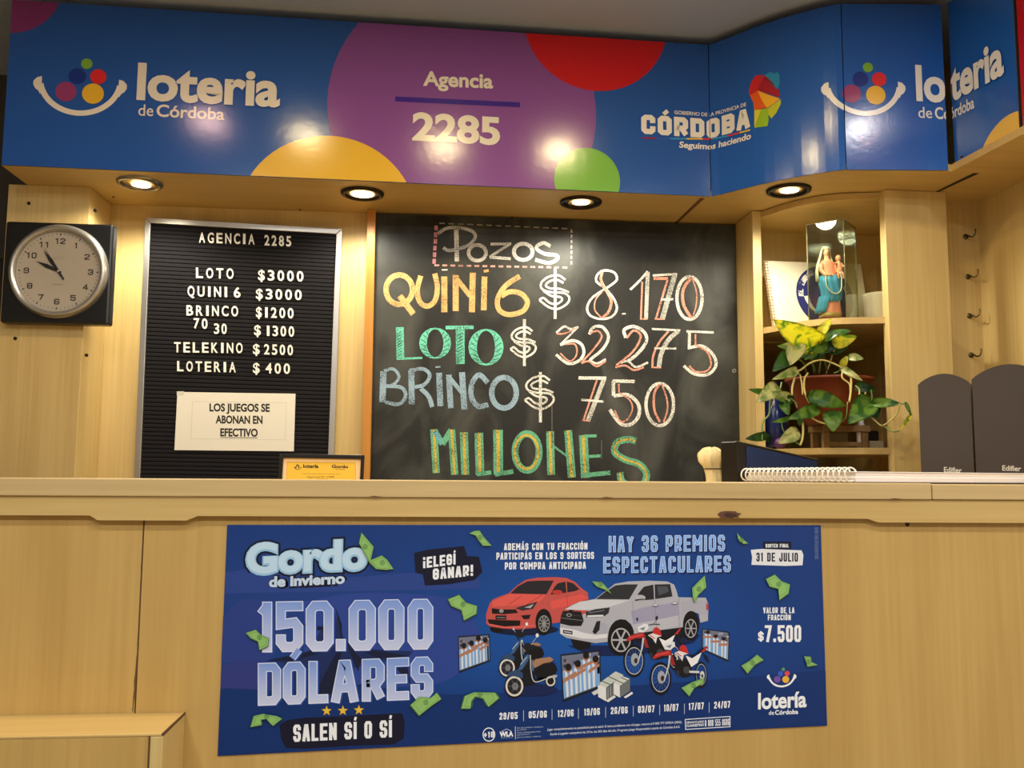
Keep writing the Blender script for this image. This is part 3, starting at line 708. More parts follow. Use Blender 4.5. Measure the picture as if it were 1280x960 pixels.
A.block('GANAR!', (541, 724.8), (591.5, 719.6), 13.8, 3.1, WH, 4, gap=.22)
A.block('ADEMÁS CON TU FRACCIÓN', (630, 687.8), (734.3, 687), 8.6, 1.9, WH, 4)
A.block('PARTICIPÁS EN LOS 9 SORTEOS', (620.5, 699.6), (742.5, 698.6), 8.8, 1.9, WH, 4)
A.block('POR COMPRA ANTICIPADA', (631, 712), (732.4, 711), 9, 1.9, WH, 4)
for t, a, b in (('HAY 36 PREMIOS', (760.8, 690.4), (906.3, 689)), ('ESPECTACULARES', (754, 716.6), (913.6, 715))):
    a, b = Vector(a), Vector(b); d = Vector((1.8, 2.2))
    A.block(t, a + d, b + d, 20, 4.2, (12, 34, 92), 3, gap=.24)
    A.block(t, a, b, 20.6, 4.6, (188, 214, 250), 4, gap=.24)
    A.block(t, a, b, 20.6, 4.6, 0, 5, gap=.24, grow=-.9, pair=((112, 160, 236), (132, 176, 242)))
# ---- right column
A.poly(z(690, 650, 3.43, [(905, 93), (1025, 92), (1026, 124), (906, 127)]), NAVY, 3)
A.block('SORTEO FINAL', (957, 684.5), (986, 684.3), 4.6, 1.1, WH, 4)
A.poly(z(690, 650, 3.43, [(852, 128), (900, 124), (1070, 130), (1078, 150), (1074, 194), (1000, 197), (855, 192), (858, 160)]), (228, 230, 236), 4)
A.block('31 DE JULIO', (945.3, 701.8), (997.5, 702), 11, 2.5, NAVY, 5)
A.block('VALOR DE LA', (954, 766.7), (993, 766.5), 7.4, 1.6, WH, 4); A.block('FRACCIÓN', (959.8, 775.4), (988.5, 775.2), 7, 1.6, WH, 4)
A.block('$', (947.6, 801), (954.6, 801), 11, 2, WH, 4); A.block('7.500', (956, 802.6), (1001.5, 802.4), 21, 5, WH, 4, gap=.2)
pf = lambda x, y: Vector((959.8 + x * .345, 845.2 + y * .345 - x * .006))
smile(pf, 0, 0, 0, 4, WH, [(90, 150, 96), (58, 92, 196), (214, 76, 92), (112, 82, 170), (236, 182, 62)], A=A)
A.text('lotería', (948.3, 886), (1007.5, 883.2), 19, WH, 5, .03, 'l')
A.text('de', (961, 893.6), (967.5, 893.4), 5, WH, 4, .01, 'd'); A.text('Córdoba', (969, 893.4), (997.5, 892.2), 5.4, WH, 4, .03, 'C')
# ---- draw dates and small print
dz = lambda x, y: (590 + x / 3.879, 870 + y / 3.879)
for t, x0, x1_, yb in (('29/05', 133, 221, 115), ('05/06', 275, 363, 108), ('12/06', 415, 493, 102), ('19/06', 543, 620, 95), ('26/06', 673, 755, 88), ('03/07', 805, 885, 82), ('10/07', 930, 1001, 75), ('17/07', 1050, 1124, 68), ('24/07', 1174, 1252, 61)):
    A.block(t, dz(x0, yb), dz(x1_, yb - 4), 8.6, 1.9, WH, 4)
for i, x in enumerate((250, 388, 516, 648, 782, 910, 1030, 1150)): A.line([dz(x, 70 - i * 5.5), dz(x, 122 - i * 5.8)], .7, (190, 200, 220), 4)
A.ell(*dz(82, 187), 7.9, 8.8, WH, 4, ring=.86); A.block('+18', dz(57, 204), dz(107, 200), 7.4, 1.7, WH, 4)
A.text('WLA', dz(136, 197), dz(198, 194), 5.6, WH, 4, .06, 'W'); A.line([dz(142, 172), dz(168, 160), dz(190, 170)], .7, (190, 200, 220), 4)
A.line([dz(140, 204), dz(196, 201)], .5, (150, 165, 200), 4)
A.line([dz(210, 148), dz(211, 210)], .8, (200, 208, 226), 4)
for i, (t, e) in enumerate((('RED DE LOTERIAS Y APUESTAS', 345), ('DEL ESTADO', 265), ('JUEGO RESPONSABLE NIVEL', 333), ('CERTIFICADO', 282), ('RED DE LOTERIAS Y APUESTAS', 334))):
    A.text(t, dz(218, 158 + i * 11.5), dz(e, 152 + i * 11.5), 1.35, (176, 190, 220), 4, .01)
A.text('Jugar compulsivamente es perjudicial para la salud. Si tiene problemas con el juego, recurra al 0 800 777 OFIDA (2863).', dz(365, 168), dz(1018, 131), 2.7, (206, 214, 232), 4, .02)
A.text('Ayuda al jugador compulsivo las 24 hs. los 365 días del año. Programa Juego Responsable Lotería de Córdoba S.A.S.', dz(378, 190), dz(1008, 154), 2.7, (206, 214, 232), 4, .02)
A.line([dz(1034, 114), dz(1251, 99), dz(1251, 149), dz(1036, 162)], .9, WH, 4, closed=True)
A.text('DENUNCIÁ JUEGO', dz(1040, 134), dz(1124, 129), 2.6, WH, 4, .02); A.text('CLANDESTINO', dz(1040, 150), dz(1124, 145), 2.8, WH, 4, .03)
A.block('0 800 555 0606', dz(1129, 148), dz(1248, 141), 8, 1.3, WH, 4)
for i in range(3): A.text('Lotería de Córdoba S.E. Premios sujetos a reglamento', (1019.6 + i * 1.6, 699 - i * .2), (1019.2 + i * 1.6, 659), 1.0, (140, 160, 200), 4, .01, up=(-1, 0))
# ---- cars
def D(ox, oy, k, sy=None):
    f = lambda pts: [(ox + x / k, oy + y / k) for x, y in pts]
    return f
c = D(600, 700, 5.05); RED = (196, 84, 80)
def cell(f, k, cx, cy, rx, ry, col, L, **kw): p = f([(cx, cy)])[0]; A.ell(p[0], p[1], rx / k, ry / k, col, L, **kw)
cell(c, 5.05, 280, 440, 215, 36, (12, 26, 62), 3)
A.poly(c([(60, 420), (140, 430), (150, 450), (110, 460), (70, 450)]), (12, 12, 16), 4)
A.poly(c([(40, 400), (38, 345), (52, 300), (62, 272), (80, 250), (130, 228), (180, 212), (235, 160), (290, 125), (360, 112), (470, 108), (545, 113), (600, 138), (640, 178), (680, 205), (686, 250), (680, 330), (560, 385), (445, 402), (440, 330), (405, 320), (372, 340), (362, 405), (355, 428), (240, 438), (140, 432), (62, 420)]), RED, 5)
A.poly(c([(80, 262), (180, 216), (420, 218), (380, 262), (290, 285), (130, 292), (75, 296)]), (224, 92, 84), 6)
A.poly(c([(445, 260), (640, 215), (684, 240), (560, 290), (450, 310)]), (222, 88, 80), 6)
A.line(c([(180, 282), (262, 228)]), .5, (150, 40, 42), 7); A.line(c([(290, 284), (390, 222)]), .5, (150, 40, 42), 7)
A.poly(c([(192, 210), (240, 165), (300, 134), (380, 130), (466, 130), (420, 216)]), (40, 38, 44), 7)
A.poly(c([(446, 218), (470, 170), (490, 148), (538, 136), (546, 206)]), (38, 36, 42), 7); A.poly(c([(552, 204), (548, 136), (590, 148), (628, 184), (600, 196)]), (38, 36, 42), 7)
cell(c, 5.05, 488, 203, 32, 14, (196, 58, 56), 8)
A.line(c([(548, 215), (556, 300)]), .4, (150, 40, 42), 7)
A.poly(c([(74, 304), (130, 312), (226, 312), (240, 334), (150, 342), (76, 338)]), (24, 20, 24), 7)
A.poly(c([(48, 374), (150, 380), (256, 382), (252, 414), (150, 420), (58, 404)]), (24, 18, 20), 7); A.poly(c([(98, 350), (166, 350), (166, 376), (98, 374)]), (18, 16, 18), 8)
A.line(c([(105, 363), (160, 364)]), .8, (150, 150, 150), 9)
A.poly(c([(222, 304), (300, 280), (364, 262), (334, 308), (268, 320)]), (54, 48, 52), 7); A.poly(c([(280, 300), (340, 278), (320, 304)]), (170, 170, 176), 8); cell(c, 5.05, 135, 322, 14, 12, (150, 150, 156), 8, n=14)
A.poly(c([(258, 350), (320, 345), (310, 372), (276, 374)]), (30, 22, 24), 7)
A.line(c([(48, 404), (150, 424), (250, 424), (350, 412)]), 1.6, (228, 100, 92), 8)
def wheel(f, k, cx, cy, rx, ry, L, rim=(150, 148, 150), n=5, dark=(20, 20, 24)):
    cell(f, k, cx, cy, rx, ry, (14, 14, 17), L); cell(f, k, cx + rx * .05, cy, rx * .78, ry * .78, rim, L + 1); cell(f, k, cx + rx * .05, cy, rx * .68, ry * .68, dark, L + 2)
    for i in range(n * 2):
        a = i * math.pi / n; p, q_ = f([(cx + rx * .05, cy), (cx + rx * .05 + rx * .7 * math.cos(a), cy + ry * .7 * math.sin(a))]); A.line([p, q_], rx / k * .14, rim, L + 3)
    cell(f, k, cx + rx * .05, cy, rx * .17, ry * .17, rim, L + 4, n=12)
cell(c, 5.05, 402, 392, 52, 84, (16, 14, 18), 5.5); wheel(c, 5.05, 402, 402, 46, 68, 7)
c = D(690, 715, 6.095); SIL = (178, 178, 188)
A.poly(c([(120, 560), (430, 560), (620, 500), (1000, 460), (1130, 480), (1080, 540), (640, 640), (300, 640)]), (12, 34, 84), 3)
A.poly(c([(140, 505), (300, 530), (290, 580), (210, 598), (165, 570)]), (16, 16, 20), 4)
A.poly(c([(600, 420), (1000, 400), (1010, 500), (640, 540)]), (20, 24, 36), 4)
A.poly(c([(60, 470), (62, 410), (66, 330), (90, 288), (150, 250), (210, 226), (330, 205), (400, 150), (480, 90), (580, 72), (740, 66), (880, 72), (930, 96), (948, 140), (962, 192), (1172, 196), (1192, 250), (1188, 372), (1130, 386), (1118, 318), (1060, 296), (1012, 330), (1000, 420), (800, 446), (622, 472), (604, 400), (560, 362), (485, 370), (444, 420), (424, 532), (330, 542), (110, 502)]), SIL, 5)
A.poly(c([(95, 286), (210, 226), (330, 210), (560, 216), (600, 214), (430, 268), (250, 292)]), (206, 208, 214), 6)
A.poly(c([(600, 300), (700, 268), (960, 230), (964, 330), (620, 400)]), (158, 156, 182), 6); A.poly(c([(620, 400), (964, 330), (966, 410), (800, 440), (624, 468)]), (186, 186, 196), 6)
A.poly(c([(985, 225), (1170, 215), (1186, 250), (1186, 320), (1122, 320), (1070, 290), (1010, 300), (985, 360)]), (172, 172, 186), 6)
A.poly(c([(350, 372), (424, 400), (420, 470), (330, 470)]), (170, 170, 184), 6)
A.poly(c([(336, 206), (400, 156), (484, 102), (560, 94), (656, 94), (588, 208)]), (46, 48, 52), 7)
A.poly(c([(630, 220), (660, 160), (700, 112), (772, 96), (778, 208)]), (40, 40, 46), 7); A.poly(c([(786, 206), (782, 95), (900, 92), (918, 186)]), (40, 42, 50), 7); A.poly(c([(800, 110), (880, 110), (890, 150), (812, 180)]), (76, 80, 92), 8)
cell(c, 6.095, 670, 196, 42, 22, (182, 182, 188), 8); A.line(c([(634, 214), (700, 206)]), 1.4, (50, 50, 54), 9)
A.line(c([(782, 210), (800, 440)]), .45, (130, 130, 146), 7); A.line(c([(966, 200), (968, 420)]), .45, (130, 130, 146), 7); A.line(c([(612, 222), (624, 360)]), .45, (130, 130, 146), 7)
for x, y in ((788, 255), (934, 240)): cell(c, 6.095, x, y, 24, 12, (110, 110, 120), 8); cell(c, 6.095, x, y - 3, 18, 6, (220, 220, 226), 9)
A.poly(c([(62, 392), (66, 340), (84, 296), (222, 302), (242, 372), (222, 412), (140, 410)]), (26, 26, 30), 7); A.line(c([(66, 348), (150, 360), (236, 370)]), .8, (120, 120, 126), 8); A.line(c([(80, 322), (226, 336)]), .5, (80, 80, 86), 8)
cell(c, 6.095, 130, 328, 20, 13, (170, 170, 176), 9, ring=.7)
A.poly(c([(256, 306), (330, 284), (440, 270), (432, 312), (392, 342), (262, 346)]), (44, 46, 52), 7); A.poly(c([(270, 330), (390, 326), (396, 340), (268, 344)]), (220, 222, 230), 8); A.line(c([(280, 312), (400, 292)]), .6, (150, 152, 160), 8)
A.poly(c([(340, 376), (368, 372), (362, 440), (330, 474), (308, 458)]), (30, 30, 34), 7)
A.poly(c([(60, 424), (170, 440), (240, 462), (330, 480), (424, 470), (420, 500), (330, 512), (230, 508), (68, 470)]), (222, 222, 228), 7)
A.poly(c([(84, 440), (156, 450), (156, 476), (84, 466)]), (16, 16, 18), 8); A.line(c([(92, 454), (148, 463)]), 1.3, (200, 200, 206), 9)
A.poly(c([(1176, 232), (1192, 250), (1190, 292), (1174, 286)]), (196, 60, 56), 7)
cell(c, 6.095, 528, 490, 100, 130, (18, 18, 22), 5.5); cell(c, 6.095, 1060, 400, 62, 104, (18, 18, 22), 5.5); wheel(c, 6.095, 520, 518, 96, 118, 7, (176, 176, 182), 3); wheel(c, 6.095, 1055, 430, 58, 92, 7, (168, 168, 176), 3)
# ---- scooters
def scooter(dx, dy, s, L):
    k = 5.05 / s; c = lambda pts: [(600 + dx + (x) / k, 700 + dy + (y) / k) for x, y in pts]
    e = lambda *a, **kw: cell(c, k, *a, **kw)
    e(320, 820, 170, 40, (14, 34, 84), L)
    e(445, 762, 36, 42, (14, 14, 18), L); e(446, 764, 30, 33, (214, 210, 204), L + 1); e(446, 764, 21, 23, (24, 24, 28), L + 2)
    A.poly(c([(262, 640), (300, 590), (322, 600), (336, 690), (350, 752), (392, 758), (430, 730), (476, 720), (484, 690), (470, 650), (400, 640), (340, 668), (350, 700), (420, 735), (330, 790), (280, 800), (260, 760), (236, 720)]), (18, 22, 30), L + 1)
    A.poly(c([(340, 690), (400, 670), (478, 660), (490, 700), (440, 735), (360, 745)]), (16, 18, 24), L + 2)
    A.line(c([(318, 600), (322, 700), (345, 768), (420, 750), (488, 728)]), 1.2, (196, 196, 196), L + 3, sm=True)
    A.poly(c([(262, 642), (296, 594), (316, 602), (300, 640), (268, 690), (240, 700)]), (62, 96, 140), L + 3); A.line(c([(256, 660), (296, 612)]), 1.0, (170, 196, 220), L + 4)
    A.poly(c([(322, 634), (338, 628), (340, 700), (330, 700)]), (74, 110, 150), L + 3)
    A.poly(c([(330, 650), (350, 626), (440, 611), (466, 628), (440, 650), (400, 654), (345, 684)]), (164, 124, 94), L + 4); A.line(c([(345, 684), (400, 655), (466, 640)]), .8, (60, 40, 30), L + 5)
    e(217, 797, 62, 74, (16, 16, 20), L + 3); e(217, 797, 56, 64, (222, 216, 208), L + 4); e(217, 797, 44, 51, (30, 32, 38), L + 5); e(222, 797, 20, 24, (130, 132, 136), L + 6, n=16)
    for i in range(6): a = i * math.pi / 3; A.line(c([(220, 797), (220 + 42 * math.cos(a), 797 + 49 * math.sin(a))]), .5, (110, 112, 118), L + 6)
    A.poly(c([(164, 742), (184, 708), (236, 690), (272, 716), (270, 748), (210, 732)]), (46, 74, 112), L + 7)
    A.line(c([(300, 596), (300, 545), (270, 525)]), 1.6, (26, 28, 34), L + 4); A.poly(c([(262, 540), (300, 522), (350, 540), (376, 545), (330, 572), (290, 575)]), (24, 28, 38), L + 5)
    A.line(c([(324, 535), (358, 485)]), .6, (190, 190, 190), L + 5); e(361, 476, 10, 13, (230, 232, 232), L + 6, n=16); A.line(c([(280, 540), (264, 515)]), .6, (190, 190, 190), L + 5); e(264, 512, 8, 9, (180, 190, 200), L + 6, n=16)
    e(470, 735, 16, 10, (180, 180, 180), L + 5, n=16)
scooter(-3, -1, .86, 4); 
scooter(0, 0, 1.0, 10)
# ---- dirt bikes
def bike(dx, dy, L):
    k = 8.73; c = lambda pts: [(770 + (x + dx) / k, 770 + (y + dy) / k) for x, y in pts]; e = lambda *a, **kw: cell(c, k, *a, **kw)
    e(930, 640, 66, 142, (16, 18, 22), L, ring=.84); e(930, 640, 55, 118, (176, 180, 186), L, ring=.93)
    e(940, 650, 26, 50, (206, 208, 210), L + 1); e(942, 655, 10, 18, (20, 20, 24), L + 2)
    e(487, 680, 116, 178, (14, 16, 20), L, ring=.86); e(487, 682, 98, 150, (182, 186, 194), L + 1, ring=.93)
    for i in range(14): a = i * math.pi / 7; A.line(c([(490, 680), (490 + 92 * math.cos(a), 680 + 142 * math.sin(a))]), .22, (120, 140, 180), L + 1)
    e(495, 668, 42, 70, (160, 166, 176), L + 2); e(508, 680, 20, 30, (60, 40, 46), L + 3)
    A.poly(c([(560, 440), (640, 420), (660, 480), (790, 460), (830, 560), (812, 650), (730, 668), (650, 600), (640, 520)]), (20, 20, 24), L + 2)
    e(770, 590, 36, 40, (66, 66, 72), L + 3); A.poly(c([(655, 590), (690, 600), (690, 660), (665, 640)]), (50, 50, 56), L + 3)
    A.poly(c([(560, 380), (600, 380), (650, 540), (610, 535)]), (150, 40, 44), L + 3)
    A.line(c([(588, 430), (575, 540), (525, 712)]), [2.4, 2.0, 1.4], (196, 200, 206), L + 4)
    A.poly(c([(398, 468), (418, 430), (450, 402), (520, 385), (586, 374), (596, 430), (500, 436), (436, 462)]), (186, 46, 48), L + 5); A.line(c([(430, 430), (580, 395)]), .7, (224, 110, 104), L + 6)
    A.poly(c([(526, 312), (600, 275), (640, 284), (646, 330), (590, 372), (530, 366)]), (226, 228, 232), L + 5); A.poly(c([(545, 330), (610, 310), (590, 350)]), (120, 126, 136), L + 6)
    A.line(c([(640, 290), (700, 280), (770, 282)]), .9, (40, 44, 52), L + 5); A.line(c([(700, 280), (740, 225)]), .5, (60, 64, 72), L + 5); A.poly(c([(722, 200), (748, 190), (744, 232), (722, 228)]), (22, 26, 40), L + 6); A.poly(c([(512, 215), (530, 208), (532, 240), (516, 244)]), (22, 26, 40), L + 6)
    A.poly(c([(688, 384), (700, 330), (730, 312), (764, 330), (794, 414), (740, 400)]), (198, 44, 46), L + 5)
    A.poly(c([(638, 402), (690, 380), (786, 412), (740, 424), (724, 494), (690, 440)]), (230, 222, 222), L + 6); A.line(c([(660, 400), (715, 440)]), 1, (190, 50, 52), L + 7)
    A.poly(c([(758, 430), (830, 462), (935, 396), (890, 510), (822, 556)]), (236, 234, 236), L + 5)
    A.poly(c([(790, 418), (850, 424), (930, 358), (992, 326), (1002, 348), (905, 400), (835, 455)]), (18, 18, 22), L + 6); A.poly(c([(928, 392), (985, 326), (1000, 330), (962, 392)]), (190, 46, 46), L + 7)
    A.poly(c([(940, 400), (1000, 440), (1024, 510), (990, 490)]), (20, 30, 52), L + 4)
    A.line(c([(800, 608), (910, 612)]), 2.6, (214, 214, 214), L + 6); A.line(c([(740, 640), (930, 645)]), .9, (30, 30, 34), L + 5)
bike(-290, -192, 11); bike(0, 0, 19)
# ---- televisions showing a team huddle
def tv(a, b, c_, d, L, heads):
    a, b, c_, d = [Vector(p) for p in (a, b, c_, d)]
    f = lambda u, v: a * (1 - u) * (1 - v) + b * u * (1 - v) + c_ * u * v + d * (1 - u) * v
    A.poly([f(-.03, -.04), f(1.03, -.04), f(1.03, 1.06), f(-.03, 1.06)], (24, 28, 40), L); A.poly([f(0, 0), f(1, 0), f(1, 1), f(0, 1)], (112, 118, 140), L + 1)
    r = random.Random(5)
    for i in range(26): u, v = r.random(), r.random() * .45; A.poly([f(u, v), f(min(1, u + .07), v), f(min(1, u + .07), v + .07), f(u, v + .07)], r.choice([(170, 180, 200), (60, 60, 84), (200, 206, 216), (150, 120, 120), (90, 110, 160)]), L + 2 + i * .03)
    for u, v in heads:
        for j in range(5):
            u0 = u - .16 + j * .064; u0 = max(0, min(.93, u0)); A.poly([f(u0, v + .16), f(u0 + .066, v + .16), f(u0 + .07, .98), f(u0, .98)], (222, 226, 234) if j % 2 else (124, 170, 222), L + 3 + .12 * u)
        A.poly([f(max(0, u - .2), v + .32), f(min(1, u + .2), v + .2), f(min(1, u + .2), v + .29), f(max(0, u - .2), v + .42)], (176, 122, 96), L + 4 + .3 * u)
        o = f(u, v + .1); A.ell(o.x, o.y, (b - a).length * .075, (d - a).length * .1, (170, 116, 92), L + 5, 14); A.ell(o.x, o.y - (d - a).length * .035, (b - a).length * .082, (d - a).length * .085, (26, 22, 24), L + 6, 14)
tv((573.5, 797), (611, 794), (611.8, 825), (574.5, 838.5), 4, [(.16, .2), (.42, .16), (.88, .12), (.65, .02)])
tv((702, 820), (749, 814.5), (750, 857), (705, 874), 6, [(.16, .22), (.42, .18), (.9, .14), (.65, .0)])
tv((878.5, 787), (911, 791), (910, 825), (878.5, 811), 5, [(.2, .02), (.5, .14), (.82, .18)])
# ---- bundles of cash
c = D(680, 700, 4.8)
A.poly(c([(285, 795), (330, 770), (345, 790), (300, 812)]), (206, 210, 212), 8)
A.poly(c([(322, 745), (430, 668), (478, 690), (372, 766)]), (196, 204, 198), 9); A.poly(c([(322, 745), (372, 766), (374, 848), (326, 822)]), (224, 226, 226), 9); A.poly(c([(372, 766), (436, 728), (436, 800), (374, 848)]), (96, 102, 106), 9)
A.poly(c([(418, 735), (470, 696), (514, 712), (454, 756)]), (206, 212, 206), 10); A.poly(c([(418, 735), (454, 756), (456, 826), (420, 806)]), (226, 228, 228), 10); A.poly(c([(454, 756), (516, 712), (516, 786), (456, 826)]), (110, 116, 118), 10)
for (p, q_) in (((348, 726), (398, 748)), ((386, 698), (434, 720)), ((436, 722), (476, 740)), ((462, 704), (500, 722))): A.line(c([p, q_]), 1.0, (70, 80, 70), 11)
for x in (384, 400, 418): A.line(c([(x, 770 - (x - 372) * .5), (x, 836 - (x - 372) * .6)]), .5, (200, 204, 200), 10)
A.poly(c([(372, 842), (420, 812), (432, 822), (384, 854)]), (220, 222, 222), 11); A.poly(c([(478, 822), (528, 790), (534, 802), (490, 830)]), (226, 228, 228), 11)
# ---- banknotes in the air
def bill(pts, ox, oy, k, L, circ=None):
    p = z(ox, oy, k, pts); n = len(p); cx, cy = sum(a for a, b in p) / n, sum(b for a, b in p) / n
    A.poly(p, (84, 122, 70), L); A.poly([(cx + (x - cx) * .93, cy + (y - cy) * .93) for x, y in p], (142, 190, 108), L + 1)
    A.line([(cx + (x - cx) * .76, cy + (y - cy) * .76) for x, y in p], .5, (96, 140, 80), L + 2, closed=True)
    q_ = z(ox, oy, k, [circ])[0] if circ else (cx, cy); A.ell(q_[0], q_[1], 3.0, 3.2, (84, 128, 76), L + 3, 16, ring=.7); A.ell(q_[0], q_[1], 1, 1.6, (84, 128, 76), L + 3, 10)
LB = 30
bill([(545, 75), (592, 130), (580, 185), (596, 212), (575, 190), (535, 115)], 270, 640, 3, LB, (560, 130)); bill([(578, 180), (622, 162), (642, 178), (667, 214), (640, 218), (598, 214), (586, 195)], 270, 640, 3, LB + 1, (624, 190))
bill([(305, 66), (330, 54), (358, 52), (380, 85), (420, 130), (375, 130), (350, 100), (335, 74)], 510, 650, 4, LB, (360, 88))
bill([(197, 395), (255, 372), (290, 412), (348, 430), (345, 470), (280, 505), (266, 452), (215, 430)], 510, 650, 4, LB, (275, 422))
bill([(25, 520), (72, 505), (98, 530), (135, 545), (130, 584), (90, 602), (82, 562), (48, 546)], 300, 650, 3.692, LB, (90, 542))
bill([(783, 855), (828, 815), (880, 820), (910, 795), (932, 826), (888, 856), (825, 906)], 300, 650, 3.692, LB, (858, 842))
bill([(127, 808), (140, 765), (175, 756), (230, 765), (250, 775), (215, 803), (190, 775), (166, 778), (170, 800)], 270, 640, 3, LB, (190, 768))
bill([(262, 945), (280, 880), (330, 860), (440, 862), (460, 890), (405, 936), (378, 890), (335, 880), (315, 905), (310, 945)], 510, 650, 4, LB, (360, 872))
bill([(170, 262), (215, 266), (240, 295), (256, 318), (228, 300), (192, 286)], 690, 650, 3.43, LB, (208, 275))
bill([(600, 292), (628, 262), (656, 236), (663, 288), (628, 322), (612, 356), (603, 330)], 690, 650, 3.43, LB, (630, 296))
bill([(553, 720), (600, 695), (655, 675), (650, 700), (612, 720), (588, 757)], 690, 650, 3.43, LB, (606, 710))
bill([(915, 252), (955, 232), (985, 262), (1022, 276), (1016, 316), (975, 346), (970, 296), (932, 286)], 690, 650, 3.43, LB, (972, 276))
bill([(810, 625), (845, 604), (880, 576), (909, 600), (870, 622), (838, 660)], 690, 650, 3.43, LB, (860, 612))
bill([(1080, 583), (1110, 586), (1114, 610), (1141, 622), (1095, 630)], 690, 650, 3.43, LB, (1100, 608))
bill([(793, 54), (812, 78), (843, 100), (822, 104), (798, 84)], 690, 650, 3.43, LB, (812, 86))
# the sheet: thin paper, its lower right corner standing off the board a little
bm = bmesh.new(); cl = bm.loops.layers.float_color.new('Col')
YP = YC - .0022
A.into(bm, lambda x, y, L: P(x, y, YP - .00012 * L), 1)
edge = [P(*pq(i / 12, 0), YP) for i in range(13)] + [P(*pq(1, j / 6), YP) for j in range(1, 7)] + [P(*pq(1 - i / 12, 1), YP) for i in range(1, 13)] + [P(*pq(0, 1 - j / 6), YP) for j in range(1, 6)]
lo = [bm.verts.new(p + Vector((0, .0002, 0))) for p in edge]; hi = [bm.verts.new(p + Vector((0, .0018, 0))) for p in edge]
f = bm.faces.new(hi); f.material_index = 0
for i in range(len(lo)): bm.faces.new((lo[i], lo[(i + 1) % len(lo)], hi[(i + 1) % len(hi)], hi[i]))
tag(obj('poster', bm, [mat('paper_back', (225, 225, 225), .7), print_mat('poster_print', rough=.33, spec=.4)]), 'wide blue prize-draw poster with cars and motorbikes on the counter front', 'poster')

# ================================================================== batten and blackboard
bx0 = P(458.5, 300, 2.56).x; bx1 = P(469, 300, 2.56).x
bm = bmesh.new(); box(bm, bx0, bx1, 2.556, YB, 1.0, SOF, bev=.001); struct('trim_1', bm, W_OR)
m = bpy.data.materials.new('slate_paint'); m.use_nodes = True; nt = m.node_tree; b = nt.nodes['Principled BSDF']; b.inputs['Roughness'].default_value = .5; b.inputs['Specular IOR Level'].default_value = .3
tc = nt.nodes.new('ShaderNodeTexCoord'); mp = nt.nodes.new('ShaderNodeMapping'); mp.inputs['Scale'].default_value = (5, 1, 3); mp.inputs['Rotation'].default_value = (0, .5, 0)
nt.links.new(tc.outputs['Object'], mp.inputs['Vector'])
n1 = nt.nodes.new('ShaderNodeTexNoise'); n1.inputs['Scale'].default_value = 1.2; n1.inputs['Detail'].default_value = 6; n1.inputs['Distortion'].default_value = 1.2; nt.links.new(mp.outputs[0], n1.inputs['Vector'])
r = nt.nodes.new('ShaderNodeValToRGB'); r.color_ramp.elements[0].position = .42; r.color_ramp.elements[1].position = .8
r.color_ramp.elements[0].color = (*lin((34, 34, 32)), 1); r.color_ramp.elements[1].color = (*lin((82, 84, 78)), 1)
nt.links.new(n1.outputs['Fac'], r.inputs[0]); nt.links.new(r.outputs[0], b.inputs['Base Color'])
SLATE = m
YK = 2.584
cb0 = P(469, 300, YK).x; cb1 = .911
A = Art()
CW, CO, CT, CBL, CP, CG, CY = (232, 230, 222), (230, 184, 122), (118, 212, 186), (152, 180, 200), (236, 164, 142), (112, 190, 152), (222, 190, 84)
def ck(k):
    ox, oy = ((465, 265), (680, 320), (465, 430), (680, 430))[k - 1]
    return lambda pts: [(ox + x / 5.3333, oy + y / 5.3333) for x, y in pts]
lay = [2.0]
def ch(k, pts, w, col, sm=True, closed=False):
    lay[0] += .05; A.line(ck(k)(pts), w / 5.3333 if not isinstance(w, list) else [v / 5.3333 for v in w], col, lay[0], sm=sm and len(pts) > 2, closed=closed)
def el(k, cx, cy, rx, ry, w, col): ch(k, [(cx + rx * math.cos(t), cy + ry * math.sin(t)) for t in [i * math.pi / 8 for i in range(16)]], w, col, closed=True)
# heading and its dashed frame
ch(1, [(562, 118), (566, 330)], 30, CW)
ch(1, [(440, 145), (500, 108), (590, 105), (670, 130), (688, 170), (645, 220), (570, 246), (510, 256), (475, 238)], 22, (200, 200, 200))
el(1, 702, 272, 58, 52, 24, CW); ch(1, [(790, 214), (928, 212)], 18, CW); ch(1, [(915, 215), (785, 300)], 18, CW); ch(1, [(785, 300), (925, 312)], 20, CW)
el(1, 1008, 265, 62, 54, 26, CW); ch(1, [(1190, 228), (1140, 206), (1095, 240), (1150, 278), (1225, 288), (1236, 312), (1180, 340), (1088, 318)], 24, CW)
def dashes(p0, p1, n, w, col, fill=.6):
    p0, p1 = Vector(p0), Vector(p1)
    for i in range(n): lay[0] += .05; A.line([p0.lerp(p1, i / n), p0.lerp(p1, (i + fill) / n)], w, col, lay[0])
dashes((549, 279), (714, 286), 14, 1.5, (168, 168, 162)); dashes((545.3, 282), (542.4, 332), 6, 4.2, (226, 150, 160), .72); dashes((543, 331.5), (713, 334.5), 17, 2.4, (226, 176, 170)); dashes((714.5, 287), (714, 333), 7, 2, (216, 206, 198))
